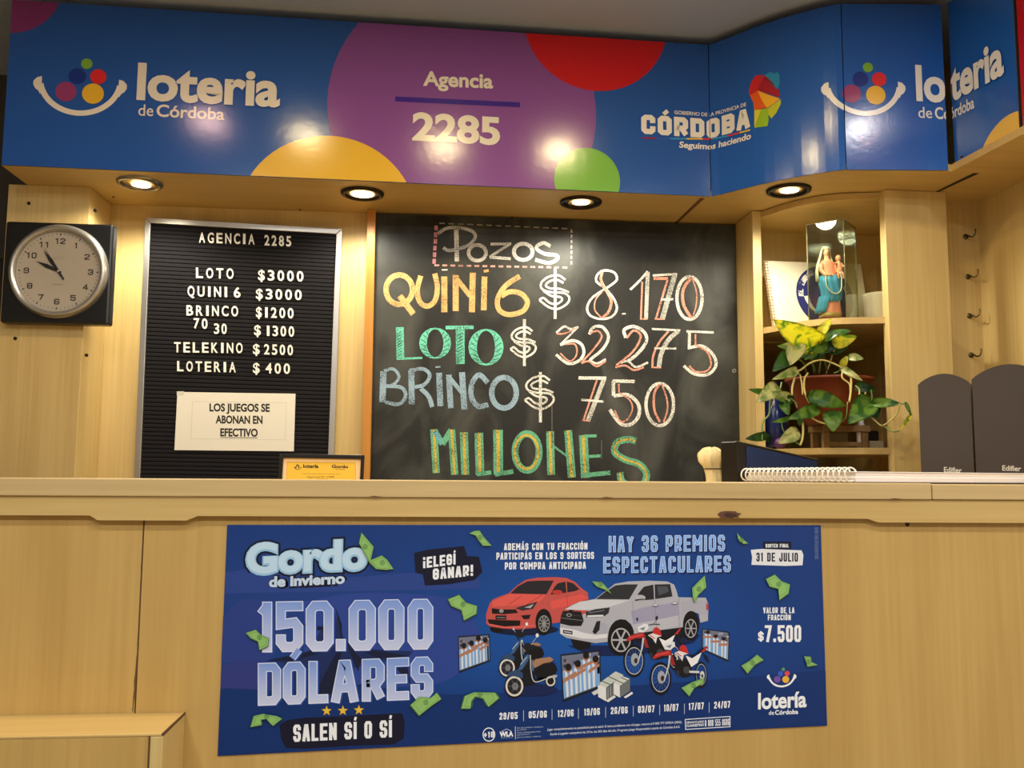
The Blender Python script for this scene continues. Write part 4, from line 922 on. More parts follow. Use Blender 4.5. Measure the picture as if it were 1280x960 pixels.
# QUINI 6
el(1, 182, 518, 88, 98, 36, CO); ch(1, [(185, 558), (275, 680)], 40, CO)
ch(1, [(325, 425), (302, 520), (320, 600), (370, 628), (420, 590), (436, 500), (418, 410)], 34, CO); ch(1, [(482, 430), (482, 668)], 40, CO); ch(1, [(465, 386), (505, 385)], 9, CW)
ch(1, [(558, 420), (558, 660)], 40, CO); ch(1, [(560, 440), (655, 560)], 32, CO, False); ch(1, [(672, 405), (666, 668)], 40, CO)
ch(1, [(750, 430), (745, 655)], 38, CO); ch(1, [(745, 396), (778, 390)], 18, CO)
ch(1, [(985, 428), (890, 492), (838, 580), (850, 655), (915, 684), (1005, 660), (1036, 600), (995, 545), (920, 532), (862, 560)], 34, CO)
def dollar(cx, t, bt, l, r_, top, bot, col=CW):
    w, h = r_ - l, bot - top
    S1 = [(.86, .13), (.62, .0), (.28, .06), (.06, .24), (.12, .42), (.45, .5), (.82, .52), (.99, .66), (.9, .84), (.6, .98), (.3, .92), (.0, .72)]
    S2 = [(.8, .22), (.55, .13), (.3, .2), (.22, .3), (.36, .38), (.7, .4), (.98, .5)]
    S3 = [(.0, .72), (.14, .66), (.34, .8), (.56, .84), (.74, .74), (.7, .64), (.4, .6), (.14, .46)]
    for s_ in (S1, S2, S3): lay[0] += .05; A.line([(l + x * w, top + y * h) for x, y in s_], 2.6, col, lay[0], sm=True)
    lay[0] += .05; A.line([(cx, t), (cx, bt)], 3.6, col, lay[0])
dollar(694, 335, 398.5, 674, 712, 344, 387); dollar(655.5, 399, 457.5, 638, 670, 409, 447); dollar(675.5, 465, 528, 656, 692.5, 470, 512)
# LOTO
ch(1, [(185, 768), (190, 985)], 52, CT); ch(3, [(165, 100), (335, 92)], 14, CT, False)
def fat_o(cx, cy, rx, ry, col):
    for sg in (-1, 1):
        o = [(cx + sg * rx * math.sin(t), cy - ry * math.cos(t)) for t in [i * math.pi / 10 for i in range(11)]]
        inn = [(cx + sg * rx * .52 * math.sin(t) ** 1.0, cy - ry * .9 * math.cos(t)) for t in [i * math.pi / 10 for i in range(11)]]
        for i in range(10): lay[0] += .01; A.quad(o[i], o[i + 1], inn[i + 1], inn[i], col, lay[0])
        lay[0] += .1
        for i in range(2, 9):
            a, b_ = Vector(o[i]), Vector(inn[min(10, i + 1)]); A.line([a.lerp(b_, .2), b_.lerp(a, .1)], .8, (42, 60, 54), lay[0])
fat_o(544, 429, 20, 19.5, CT); fat_o(607.5, 434, 22, 23, CT)
lay[0] += .1; A.line([(557, 409.5), (592, 409)], 4.5, CT, lay[0]); lay[0] += .05; A.line([(575.2, 411), (575.4, 455)], 11, CT, lay[0]); lay[0] += .1
for i in range(9): A.line([(571.5, 420 + i * 4), (578.5, 416 + i * 4)], .8, (42, 60, 54), lay[0]); A.line([(496.5, 418 + i * 3.4), (502, 414.6 + i * 3.4)], .7, (42, 60, 54), lay[0])
# BRINCO
ch(3, [(76, 180), (70, 388)], 42, CBL); ch(3, [(80, 180), (140, 166), (180, 215), (150, 265), (95, 285)], 20, CBL); ch(3, [(95, 280), (195, 290), (224, 345), (180, 400), (88, 388)], 24, CBL)
ch(3, [(262, 178), (265, 402)], 40, CBL); ch(3, [(250, 178), (340, 166), (385, 208), (352, 268), (285, 288)], 24, CBL); ch(3, [(325, 296), (378, 350), (402, 420)], 30, CBL)
ch(3, [(447, 192), (456, 415)], 40, CBL); ch(3, [(424, 154), (456, 152)], 10, CBL)
ch(3, [(512, 205), (525, 428)], 38, CBL); ch(3, [(515, 222), (604, 330)], 28, CBL, False); ch(3, [(600, 188), (616, 436)], 40, CBL)
ch(3, [(772, 258), (715, 206), (668, 260), (662, 350), (708, 415), (775, 404)], 34, CBL); el(3, 880, 325, 82, 102, 36, CBL)
# MILLONES
def mil(k, pts, w): ch(k, pts, w, CG); ch(k, pts, w * .34, CY)
mil(3, [(412, 568), (428, 860)], 48); ch(3, [(420, 580), (470, 668)], 38, (116, 182, 190), False); ch(3, [(470, 668), (528, 572)], 38, CG, False); mil(3, [(530, 570), (552, 872)], 48)
mil(3, [(612, 588), (622, 872)], 54); mil(3, [(712, 592), (720, 872)], 58); ch(3, [(700, 868), (795, 856)], 28, CG); mil(3, [(840, 572), (842, 872)], 64); ch(3, [(820, 870), (942, 850)], 30, CG)
el(3, 1034, 720, 80, 122, 46, CG); el(3, 1030, 720, 78, 112, 16, CY)
mil(4, [(40, 582), (48, 872)], 52); ch(4, [(62, 680), (150, 745)], 14, CG); mil(4, [(160, 575), (186, 890)], 54)
mil(4, [(262, 608), (276, 892)], 58); ch(4, [(265, 614), (350, 612)], 20, CG); ch(4, [(300, 750), (378, 746)], 20, CG); ch(4, [(265, 876), (442, 858)], 30, CG)
Sp = [(612, 648), (560, 636), (490, 656), (472, 720), (540, 770), (630, 800), (682, 862), (664, 930), (590, 950), (520, 915), (506, 855)]
ch(4, Sp, 46, CG); ch(4, Sp, 14, CY)
# 8 170
ch(2, [(400, 210), (348, 165), (366, 112), (415, 96), (470, 112), (486, 155), (452, 190), (398, 225), (320, 280), (288, 345), (310, 398), (385, 420), (455, 402), (486, 350), (468, 290), (430, 240), (380, 188)], 15, CW)
ch(2, [(388, 108), (380, 160), (420, 238), (448, 300), (432, 370), (390, 412)], 18, CP); ch(2, [(400, 225), (345, 290), (340, 360), (382, 410)], 9, CP)
ch(2, [(575, 225), (640, 162), (692, 102)], 16, CW); ch(2, [(692, 105), (680, 422)], 26, (196, 196, 190)); ch(2, [(655, 172), (646, 420)], 12, CP); ch(2, [(640, 420), (690, 420)], 10, CP)
ch(2, [(725, 130), (888, 120)], 15, CW); ch(2, [(872, 125), (788, 422)], 34, (186, 188, 180)); ch(2, [(730, 150), (826, 150)], 18, CP); ch(2, [(826, 150), (745, 422)], 14, CP); ch(2, [(780, 290), (862, 288)], 14, CW); ch(2, [(738, 420), (798, 420)], 10, CP)
el(2, 970, 280, 84, 142, 22, CW); ch(2, [(985, 140), (930, 220), (930, 320), (982, 416)], 20, CP); ch(2, [(985, 140), (1016, 240), (1012, 340), (985, 416)], 8, CP)
# 32 275
ch(2, [(82, 512), (135, 470), (180, 488), (228, 472)], 14, CW); ch(2, [(228, 472), (108, 592)], 12, CW); ch(2, [(108, 592), (190, 564), (250, 590), (265, 650), (230, 700), (160, 716), (80, 658)], 20, CW)
ch(2, [(84, 518), (140, 516), (218, 478)], 11, CP); ch(2, [(140, 588), (208, 590), (216, 660), (170, 700), (108, 648)], 10, CP)
ch(2, [(300, 522), (330, 476), (390, 474), (430, 540), (392, 620), (308, 690)], 20, CW); ch(2, [(300, 690), (350, 716), (412, 688)], 14, CW); ch(2, [(308, 514), (358, 500), (384, 542), (330, 622), (248, 712)], 12, CP); ch(2, [(248, 714), (300, 702), (350, 736), (412, 700)], 12, CP)
ch(2, [(545, 545), (535, 492), (600, 470), (668, 508), (682, 570), (625, 650), (555, 705)], 22, CW); ch(2, [(510, 712), (560, 700), (612, 740), (694, 710)], 14, CW); ch(2, [(550, 548), (600, 496), (645, 540), (590, 640), (482, 728)], 14, CP); ch(2, [(476, 742), (540, 730), (600, 760), (665, 742)], 13, CP)
ch(2, [(718, 486), (908, 496)], 14, CW); ch(2, [(898, 498), (830, 560), (782, 650), (765, 746)], 30, (198, 198, 190)); ch(2, [(830, 502), (772, 570), (730, 660), (722, 742)], 14, CP); ch(2, [(716, 742), (778, 744)], 10, CP); ch(2, [(735, 615), (882, 617)], 13, CW)
ch(2, [(950, 502), (1132, 510)], 15, CW); ch(2, [(970, 510), (968, 622)], 20, CW); ch(2, [(968, 610), (1058, 602), (1128, 660), (1146, 730), (1092, 790), (1000, 785), (932, 732)], 20, CW); ch(2, [(1010, 522), (1010, 592)], 10, CP); ch(2, [(1010, 592), (1088, 640), (1114, 720), (1080, 768), (1010, 770), (968, 732)], 12, CP)
# 750
ch(4, [(230, 226), (415, 228)], 22, CW); ch(4, [(400, 235), (292, 515)], 30, (204, 204, 196)); ch(4, [(352, 242), (264, 505)], 12, CP); ch(4, [(248, 372), (396, 384)], 15, CW); ch(4, [(256, 508), (302, 514)], 10, CP)
ch(4, [(455, 246), (605, 250)], 22, CW); ch(4, [(462, 252), (464, 346)], 24, CW); ch(4, [(464, 346), (560, 340), (628, 400), (630, 480), (580, 535), (510, 530), (438, 438)], 24, CW); ch(4, [(498, 266), (500, 322)], 10, CP); ch(4, [(500, 326), (568, 370), (590, 430), (560, 498), (510, 515), (470, 440)], 10, CP)
el(4, 772, 404, 92, 140, 22, CW); ch(4, [(770, 266), (736, 330), (736, 440), (772, 520)], 16, CP); ch(4, [(785, 266), (820, 370), (820, 450), (798, 520)], 11, CP)
ch(2, [(520, 386), (545, 384)], 10, CW); el(2, 1268, 765, 10, 10, 8, (150, 150, 146))
for (x0, y0, x1_, y1_, w_) in ((690, 505, 690, 560, 1.2), (752, 550, 752, 575, 1.0)): lay[0] += .05; A.line([(x0, y0), (x1_, y1_)], w_, (110, 108, 100), lay[0])
bm = bmesh.new(); box(bm, cb0, cb1, YK, YB - .001, 1.02, 1.957)
A.into(bm, lambda x, y, L: P(x, y, YK - .00006 * L), 1)
bbd = thing('blackboard', 'large blackboard with chalked jackpots in coloured letters', 'blackboard', ((cb0 + cb1) / 2, YK, 1.02))
obj('board', bm, [SLATE, print_mat('chalk', rough=.9, spec=.1, chalk=(52, 50, 46))], bbd)

# ================================================================== letter board
YL = 2.576
lb = thing('letter_board', 'black grooved letter board in an aluminium frame listing game prices', 'letter board', (-.53, 2.59, 1.12))
c4 = [Vector((-.803, 0, 1.921)), Vector((-.254, 0, 1.905)), Vector((-.262, 0, 1.115)), Vector((-.798, 0, 1.12))]
inn = [c4[0] + Vector((.0165, 0, -.017)), c4[1] + Vector((-.0165, 0, -.016)), c4[2] + Vector((-.0165, 0, .016)), c4[3] + Vector((.0165, 0, .016))]
bm = bmesh.new()
for i in range(4):
    j = (i + 1) % 4; f_ = [c4[i], c4[j], inn[j], inn[i]]; hexa(bm, [v + Vector((0, YL - .006, 0)) for v in f_], [v + Vector((0, YB - .002, 0)) for v in f_], bev=.0015)
obj('frame', bm, ALU, lb)
bm = bmesh.new(); N = 66; prev = None
for i in range(N + 1):
    t = i / N; l, r_ = inn[0].lerp(inn[3], t), inn[1].lerp(inn[2], t); up = Vector((0, 0, .0032))
    row = [bm.verts.new(l + Vector((0, YL, 0)) + up), bm.verts.new(r_ + Vector((0, YL, 0)) + up), bm.verts.new(l + Vector((0, YL, 0)) - up), bm.verts.new(r_ + Vector((0, YL, 0)) - up),
           bm.verts.new(l + Vector((0, YL + .003, 0)) - up * 1.05), bm.verts.new(r_ + Vector((0, YL + .003, 0)) - up * 1.05), bm.verts.new(l + Vector((0, YL + .003, 0)) - up * 1.5), bm.verts.new(r_ + Vector((0, YL + .003, 0)) - up * 1.5)]
    if prev: bm.faces.new((prev[6], prev[7], row[1], row[0]))
    for k in (0, 2, 4): bm.faces.new((row[k], row[k + 1], row[k + 3], row[k + 2]))
    prev = row
obj('felt_panel', bm, mat('black_felt', (26, 24, 27), .85, spec=.2), lb)
LETM = mat('letter_plastic', (238, 236, 226), .45)
def letters(t, x0, y0, x1_, y1_, hp=12.2):
    zx = lambda x, y: (140 + x / 2.6677, 250 + y / 2.6677)
    a, b_ = Vector(zx(x0, y0)), Vector(zx(x1_, y1_)); ws = [.5 if c == 'I' else .7 if c == '1' else .55 if c == ' ' else 1.0 for c in t]; gap = .46
    unit = (b_ - a).length / (sum(ws) + gap * (len(t) - 1)); u = (b_ - a).normalized(); x = 0
    for c, w_ in zip(t, ws):
        if c != ' ':
            vs, fs = font_mesh(c, .018); mnx, mxx = min(v[0] for v in vs), max(v[0] for v in vs); W = w_ * unit; hc = cap_h('H')
            nat = (mxx - mnx) * hp / hc; kx = min(W / (mxx - mnx), hp / hc * 1.25); off = x + (W - kx * (mxx - mnx)) / 2
            bm = bmesh.new(); vv = [bm.verts.new(P(*(a + u * (off + (vx - mnx) * kx) + Vector((0, -1)) * vy * hp / hc), YL - .004)) for vx, vy in vs]
            fcs = []
            for f in fs:
                try: fcs.append(bm.faces.new([vv[k] for k in f]))
                except ValueError: pass
            e = bmesh.ops.extrude_face_region(bm, geom=fcs); bmesh.ops.translate(bm, vec=(0, .0042, 0), verts=[v for v in e['geom'] if isinstance(v, bmesh.types.BMVert)])
            obj('letter', bm, LETM, lb)
        x += (w_ + gap) * unit
for r_ in (('AGENCIA', 290, 141, 475, 147), ('2285', 508, 150, 597, 154), ('LOTO', 280, 259, 405, 262), ('$3000', 487, 266, 638, 271), ('QUINI', 252, 320, 385, 323), ('6', 406, 324, 428, 325), ('$3000', 480, 329, 632, 333),
           ('BRINCO', 248, 384, 420, 387), ('$1200', 480, 390, 605, 394), ('70', 272, 427, 318, 429), ('30', 340, 445, 382, 446), ('$', 474, 450, 496, 451), ('1300', 514, 452, 607, 455),
           ('TELEKINO', 207, 507, 435, 510), ('$', 470, 513, 492, 514), ('2500', 507, 514, 603, 517), ('LOTERIA', 217, 570, 412, 574), ('$', 470, 576, 492, 577), ('400', 512, 577, 593, 579)): letters(*r_)

# notice sheet
A = Art(); zb = lambda x, y: (140 + x / 2.6677, 250 + y / 2.6677)
A.poly([zb(218, 640), zb(612, 646), zb(606, 838), zb(208, 834)], (228, 224, 210), 0)
A.line([zb(268, 672), zb(582, 676), zb(578, 800), zb(264, 796)], .6, (206, 202, 190), 1, closed=True)
for t, x0, x1_, yb in (('LOS JUEGOS SE', 326, 525, 704), ('ABONAN EN', 347, 501, 744), ('EFECTIVO', 362, 485, 787)): A.text(t, zb(x0, yb), zb(x1_, yb + 1.5), 9.2, (34, 32, 32), 1, .036)
A.line([zb(362, 792), zb(485, 793)], .8, (34, 32, 32), 1)
A.poly([zb(216, 638), zb(240, 638), zb(238, 652), zb(216, 652)], (206, 204, 192), 1)
bm = bmesh.new(); A.into(bm, lambda x, y, L: P(x, y, YL - .0024 - .0001 * L), 1)
cs = [P(*zb(*c), YL - .0022) for c in ((218, 640), (612, 646), (606, 838), (208, 834))]; hexa(bm, cs, [c + Vector((0, .0012, 0)) for c in cs], 0)
tag(obj('paper_notice', bm, [mat('paper', (226, 222, 208), .8), print_mat('ink_on_paper', .8)]), 'white paper notice on the letter board saying cash payment only', 'notice')

# ================================================================== wall clock
cx, cz, cyf = -.9635, 1.7185, 2.402
ck_ = thing('wall_clock', 'square black wall clock with a round silver bezel showing 9:54', 'clock', (cx, 2.44, cz - .134))
bm = bmesh.new(); box(bm, cx - .1345, cx + .1345, cyf, 2.4395, cz - .1335, cz + .1335, bev=.006); obj('case', bm, BLACK, ck_)
dcx, dcz = P(72, 338.5, cyf - .01).x, P(72, 338.5, cyf - .01).z; o3 = (dcx, cyf, dcz)
bm = bmesh.new(); lathe(bm, [(.124, 0), (.123, -.008), (.118, -.016), (.112, -.018), (.1065, -.014), (.105, -.004)], o3, 'Y', 72); obj('bezel', bm, mat('silver_bezel', (186, 184, 178), .28, .85), ck_, True)
A = Art(); R_ = .105
A.ell(0, 0, R_, R_, (172, 164, 150), 0, 64)
for i in range(60):
    a = i * math.pi / 30; s_, c_ = math.sin(a), math.cos(a); big_ = i % 5 == 0
    A.line([(s_ * R_ * .955, c_ * R_ * .955), (s_ * R_ * (.90 if big_ else .92), c_ * R_ * (.90 if big_ else .92))], .0028 if big_ else .0012, (40, 38, 36), 1)
for h_ in range(1, 13):
    a = h_ * math.pi / 6; x, y = math.sin(a) * R_ * .76, math.cos(a) * R_ * .76; t = str(h_); wd = .0135 if len(t) == 1 else .025
    if h_ == 1: wd = .007
    A.block(t, (x - wd / 2, y - .0075), (x + wd / 2, y - .0075), .0152, .0029, (44, 40, 38), 1, up=(0, 1))
A.line([(-.014 + .028 * i / 8, .032 + .006 * math.sin(math.pi * i / 8)) for i in range(9)], .0008, (110, 104, 96), 1); A.line([(-.004, .031), (.004, .031)], .0008, (110, 104, 96), 1)
A.text('QUARTZ', (-.013, -.036), (.013, -.036), .003, (110, 104, 96), 1, .01, up=(0, 1))
bm = bmesh.new(); A.into(bm, lambda x, y, L: Vector((dcx + x, cyf - .004 - .0002 * L, dcz + y)), 1); obj('dial', bm, [WHITE, print_mat('dial_print', .5)], ck_)
def hand(name, ang, L, w0, tail, y):
    a = math.radians(ang); d = Vector((math.sin(a), 0, math.cos(a))); n = Vector((d.z, 0, -d.x)); o = Vector((dcx, cyf - y, dcz))
    out = [o - d * tail + n * w0 * .4, o - d * tail - n * w0 * .4, o + d * L * .55 - n * w0, o + d * L, o + d * L * .55 + n * w0]
    bm = bmesh.new(); hexa(bm, out, [p + Vector((0, .0006, 0)) for p in out]); obj(name, bm, BLACKM, ck_)
hand('hour_hand', 294, .060, .0052, .008, .0062); hand('minute_hand', 324.5, .066, .0048, .026, .0072); hand('second_hand', 329, .078, .0007, .028, .0082)
bm = bmesh.new(); lathe(bm, [(0, -.0095), (.003, -.0092), (.0035, -.004)], o3, 'Y', 16); obj('hand_pin', bm, ALU, ck_, True)

# dark equipment at the far left, in the gap beside the column
dk = P(0, 425, 2.66)
bm = bmesh.new(); box(bm, -1.75, -1.135, 2.60, 2.79, 1.435, 1.80, bev=.006)
tag(obj('wall_cabinet', bm, BLACK), 'black cabinet edge in the gap left of the clock column', 'cabinet')

# ================================================================== corner shelf unit
cs_ = thing('corner_shelf', 'maple corner shelf unit with curved shelves right of the blackboard', 'shelf', (1.15, 2.42, 1.163))
arc = [(p.x, p.y) for p in smooth_path([(.938, 2.452, 0), (.992, 2.345, 0), (1.069, 2.274, 0), (1.19, 2.242, 0)], 6)]
fx0 = P(1110, 400, 2.226).x
bm = bmesh.new(); box(bm, .913, .938, 2.446, YB - .001, 1.163, SOF - .001, bev=.0015); obj('side_board', bm, W_UP, cs_)
bm = bmesh.new(); box(bm, fx0, 1.361, 2.222, 2.252, 1.163, SOF - .001, bev=.0015); obj('front_board', bm, W_UP, cs_)
for zt, nm in ((1.624, 'shelf'), (1.281, 'shelf'), (SOF - .002, 'top_board')):
    bm = bmesh.new(); prism(bm, arc + [(1.359, 2.2525), (1.359, YB - .001), (.9385, YB - .001)], zt - .017, zt); obj(nm, bm, W_HO, cs_)

# hooks on the return wall
BR = mat('old_brass', (104, 92, 66), .35, .9)
hk = ['topmost of the four small brass hooks on the return wall', 'second brass hook from the top on the return wall', 'third brass hook from the top on the return wall', 'lowest brass hook on the return wall, just above the loudspeakers']
for i, (px, py) in enumerate(((1207, 296), (1210, 346), (1212, 395), (1214, 444))):
    p = P(px, py, 2.31); t = thing('hook', hk[i], 'hook', p, 'brass hooks on the return wall')
    bm = bmesh.new(); lathe(bm, [(0, -.003), (.007, -.0028), (.008, 0)], p, 'Y', 20); obj('plate', bm, BR, t, True)
    bm = bmesh.new(); tube(bm, smooth_path([p + Vector(v) for v in ((0, -.002, 0), (0, -.012, 0), (.002, -.022, -.006), (.006, -.030, -.004), (.009, -.032, .006), (.010, -.030, .014))], 5), .0021, 8); obj('hook_arm', bm, BR, t, True)

# ================================================================== things on the worktop
WT = 1.1632
# framed certificate
A = Art(); zc = lambda x, y: (340 + x / 9.846, 560 + y / 9.846)
YF = 1.93
cf = thing('certificate_frame', 'small black framed yellow certificate standing in front of the letter board', 'picture frame', P(402, 610, YF))
def quadpx(pts, Y, dz=0): return [P(*p, Y) for p in pts]
tl, tr = P(350, 567.2, YF), P(455.5, 569, YF); h_ = tl.z - WT
oc = [tl, tr, Vector((tr.x - .002, YF, WT)), Vector((tl.x - .002, YF, WT))]
b_ = .0055; ic = [oc[0] + Vector((b_ * 1.4, 0, -b_ * 1.6)), oc[1] + Vector((-b_ * 1.2, 0, -b_ * 1.6)), oc[2] + Vector((-b_ * 1.2, 0, b_)), oc[3] + Vector((b_ * 1.4, 0, b_))]
bm = bmesh.new()
for i in range(4):
    j = (i + 1) % 4; f_ = [oc[i], oc[j], ic[j], ic[i]]; hexa(bm, [v + Vector((0, -.006, 0)) for v in f_], [v + Vector((0, .010, 0)) for v in f_], bev=.001)
obj('frame', bm, BLACK, cf)
A.poly([(349, 566), (457, 568), (457, 612), (348, 612)], (244, 206, 150), 0)
A.poly([zc(188, 172), zc(1024, 176), zc(1040, 520), zc(172, 520)], (232, 190, 62), 1); A.line([zc(188, 172), zc(1024, 176), zc(1040, 520)], .35, (170, 130, 40), 2); A.line([zc(188, 172), zc(172, 520)], .35, (170, 130, 40), 2)
INK = (66, 50, 20)
A.line([zc(266 + 100 * k / 8, 232 + 34 * math.sin(math.pi * k / 8)) for k in range(9)], .7, INK, 2)
for x, y in ((312, 208), (300, 222), (328, 220), (292, 240), (330, 238)): A.ell(*zc(x, y), 1.0, 1.0, INK, 2, 10)
A.text('lotería', zc(386, 244), zc(570, 246), 4.4, INK, 2, .04, 'l'); A.text('Gordo', zc(738, 244), zc(935, 248), 3.6, INK, 2, .05, 'G'); A.text('de invierno', zc(785, 268), zc(895, 270), 1.5, INK, 2, .01, 'd')
A.text('CERTIFICADO DE AUTORIZACION', zc(370, 322), zc(840, 325), 1.0, (120, 90, 30), 2, .0); A.text('Agencia N° 2285', zc(432, 366), zc(768, 366), 2.2, INK, 2, .0, 'A'); A.text('Córdoba', zc(540, 392), zc(690, 392), 1.8, INK, 2, .0, 'C')
bm = bmesh.new(); hexa(bm, [v + Vector((0, -.0005, 0)) for v in ic], [v + Vector((0, .006, 0)) for v in ic]); 
keep = lambda pts: True
A.into(bm, lambda x, y, L: (lambda p: Vector((min(max(p.x, ic[0].x), ic[1].x), p.y, min(max(p.z, WT + .004), ic[0].z))))(P(x, y, YF - .0008 - .0001 * L)), 1)
obj('certificate', bm, [mat('paper', (226, 222, 208), .8), print_mat('certificate_print', .6)], cf)

# cloth pouch
bp_ = P(893, 600, 1.88); bp_ = Vector((bp_.x, 1.88, WT)); k = 1.88 / F
prof = [(0, 0), (11, 0), (13.5, 2), (13.6, 12), (12.6, 24), (12.2, 34), (12.6, 40), (15.6, 45), (17, 51), (15.6, 57), (12.5, 61), (9.5, 64.5), (4, 66), (0, 65)]
zz0 = (P(893, 560, 1.88).z - WT) / (66 * k)
bm = bmesh.new(); prof2 = [(p.x, p.y) for p in smooth_path([(a, b, 0) for a, b in prof], 4)]
lathe(bm, [(max(0, r_) * k, h * k * zz0) for r_, h in prof2], bp_, seg=56, sy=.75)
for v in bm.verts:
    d = v.co - bp_; a = math.atan2(d.y, d.x); t = d.z / (66 * k * zz0); rr = math.hypot(d.x, d.y)
    f = 1 + (.16 * math.sin(a * 6 + t * 4) + .09 * math.sin(a * 13 + 2 - t * 5)) * max(.22, t - .25) * 1.5 + .08 * math.sin(a * 3 + t * 7)
    v.co.x = bp_.x + d.x * f + .003 * math.sin(t * 5); v.co.y = bp_.y + d.y * f; v.co.z += .0025 * math.sin(a * 3) * t
pch = thing('cloth_pouch', 'small cream cloth drawstring pouch by the dark screen', 'pouch', bp_)
obj('pouch_body', bm, mat('cream_cloth', (226, 208, 158), .9, bump=.3, bscale=120), pch, True)
bm = bmesh.new(); tube(bm, [bp_ + Vector((13.0 * k * math.cos(t), 10 * k * math.sin(t), 37 * k * zz0)) for t in [i * math.pi / 12 for i in range(24)]], .0012, 6, closed=True); obj('drawstring', bm, BLACKM, pch, True)
# black handset behind it
q0, q1 = P(879, 575, 1.93), P(873, 604, 1.93)
bm = bmesh.new(); hexa(bm, [Vector((q0.x - .001, 1.93, q0.z)), Vector((q0.x + .012, 1.93, q0.z + .001)), Vector((q0.x + .012, 1.905, WT)), Vector((q1.x, 1.905, WT))], [Vector((q0.x - .001, 1.945, q0.z)), Vector((q0.x + .012, 1.945, q0.z + .001)), Vector((q0.x + .012, 1.92, WT)), Vector((q1.x, 1.92, WT))], bev=.0012)
tag(obj('handset', bm, BLACKM), 'slim black handset leaning behind the cream pouch', 'phone')

# tilted dark screen
A0, B0 = P(921, 551, 1.78), P(1022, 574, 2.0)
dn = Vector((.006, -.012, -1)); ka = (A0.z - WT - .004) ; kb = (B0.z - WT - .004)
A1, B1 = A0 + dn * ka, B0 + dn * kb
n = (B0 - A0).cross(A1 - A0).normalized(); n = n if n.y > 0 else -n
bk_ = P(905, 550, 1.80) - A0; bk_ = Vector((bk_.x, .045, 0))
scn = thing('display_screen', 'dark glossy display turned sideways behind the notebook', 'screen', (A1 + B1) / 2 - Vector((0, 0, .004)))
bm = bmesh.new(); hexa(bm, [A0, B0, B1, A1], [v + bk_ for v in (A0, B0, B1, A1)], bev=.003); obj('housing', bm, BLACK, scn)
bm = bmesh.new(); o = -n * .0012; u_ = (B0 - A0); f0 = [A0 + u_ * .10 + dn * .006, B0 - u_ * .02 + dn * .005, B1 - u_ * .02 - dn * .008, A1 + u_ * .10 - dn * .008]
hexa(bm, [v + o for v in f0], [v + o * .1 for v in f0]); obj('glass', bm, mat('dark_screen_glass', (34, 50, 88), .2, spec=.6), scn)
bm = bmesh.new(); f0 = [A0 + Vector((0, -.001, .0005)), B0 + Vector((0, -.001, .0005)), B0 + Vector((0, .012, .0012)), A0 + Vector((0, .012, .0012))]; hexa(bm, f0, [v - Vector((0, 0, .002)) for v in f0]); obj('top_strip', bm, mat('olive_strip', (92, 84, 54), .5), scn)
bm = bmesh.new(); mid = (A1 + B1) / 2 + bk_ * .5; box(bm, mid.x - .05, mid.x + .05, mid.y - .02, mid.y + .03, WT, WT + .006, bev=.002); obj('stand', bm, BLACK, scn)

# spiral notebook on the ledge
N0 = P(1068, 604, 1.484); th_ = math.radians(17.5); ex, ey = Vector((math.cos(th_), math.sin(th_), 0)), Vector((-math.sin(th_), math.cos(th_), 0)); zb_ = 1.1938
nb = thing('spiral_notebook', 'thick white spiral notebook lying on the counter ledge', 'notebook', (N0.x, N0.y, zb_))
def slab(u0, u1, v0, v1, z0, z1, skew=0):
    c_ = [(u0, v0), (u1, v0), (u1, v1), (u0, v1)]; bm = bmesh.new()
    g = lambda u, v, z: Vector((N0.x, N0.y, z)) + ex * u + ey * v
    hexa(bm, [g(u + skew, v, z1) for u, v in c_], [g(u, v, z0) for u, v in c_], bev=.0006); return bm
obj('cover', slab(.0, .50, .0, .297, zb_ + .0175, zb_ + .019), mat('notebook_cover', (244, 242, 244), .35), nb)
for i, (z0, z1, u0, c_) in enumerate(((.0012, .0065, .005, (236, 230, 228)), (.0066, .0118, .004, (246, 242, 240)), (.0119, .0174, .006, (240, 234, 232)))):
    obj('page_block', slab(u0, .498, .002, .295, zb_ + z0, zb_ + z1), mat('paper_edge_%d' % i, c_, .8), nb)
obj('back_cover', slab(.0, .50, .0, .297, zb_, zb_ + .0011), mat('notebook_back', (120, 112, 104), .5), nb)
for i in range(22):
    v0 = .006 + i * .0135; bm = bmesh.new(); c0 = Vector((N0.x, N0.y, zb_ + .0136)) + ey * v0 + ex * .0
    tube(bm, [c0 + ex * (.0125 * math.cos(t) - .001) + Vector((0, 0, .0118 * math.sin(t))) + ey * .0035 * (t / 6.28) for t in [j * 2 * math.pi / 22 for j in range(22)]], .0016, 6, closed=True)
    obj('coil', bm, WHITE, nb, True)

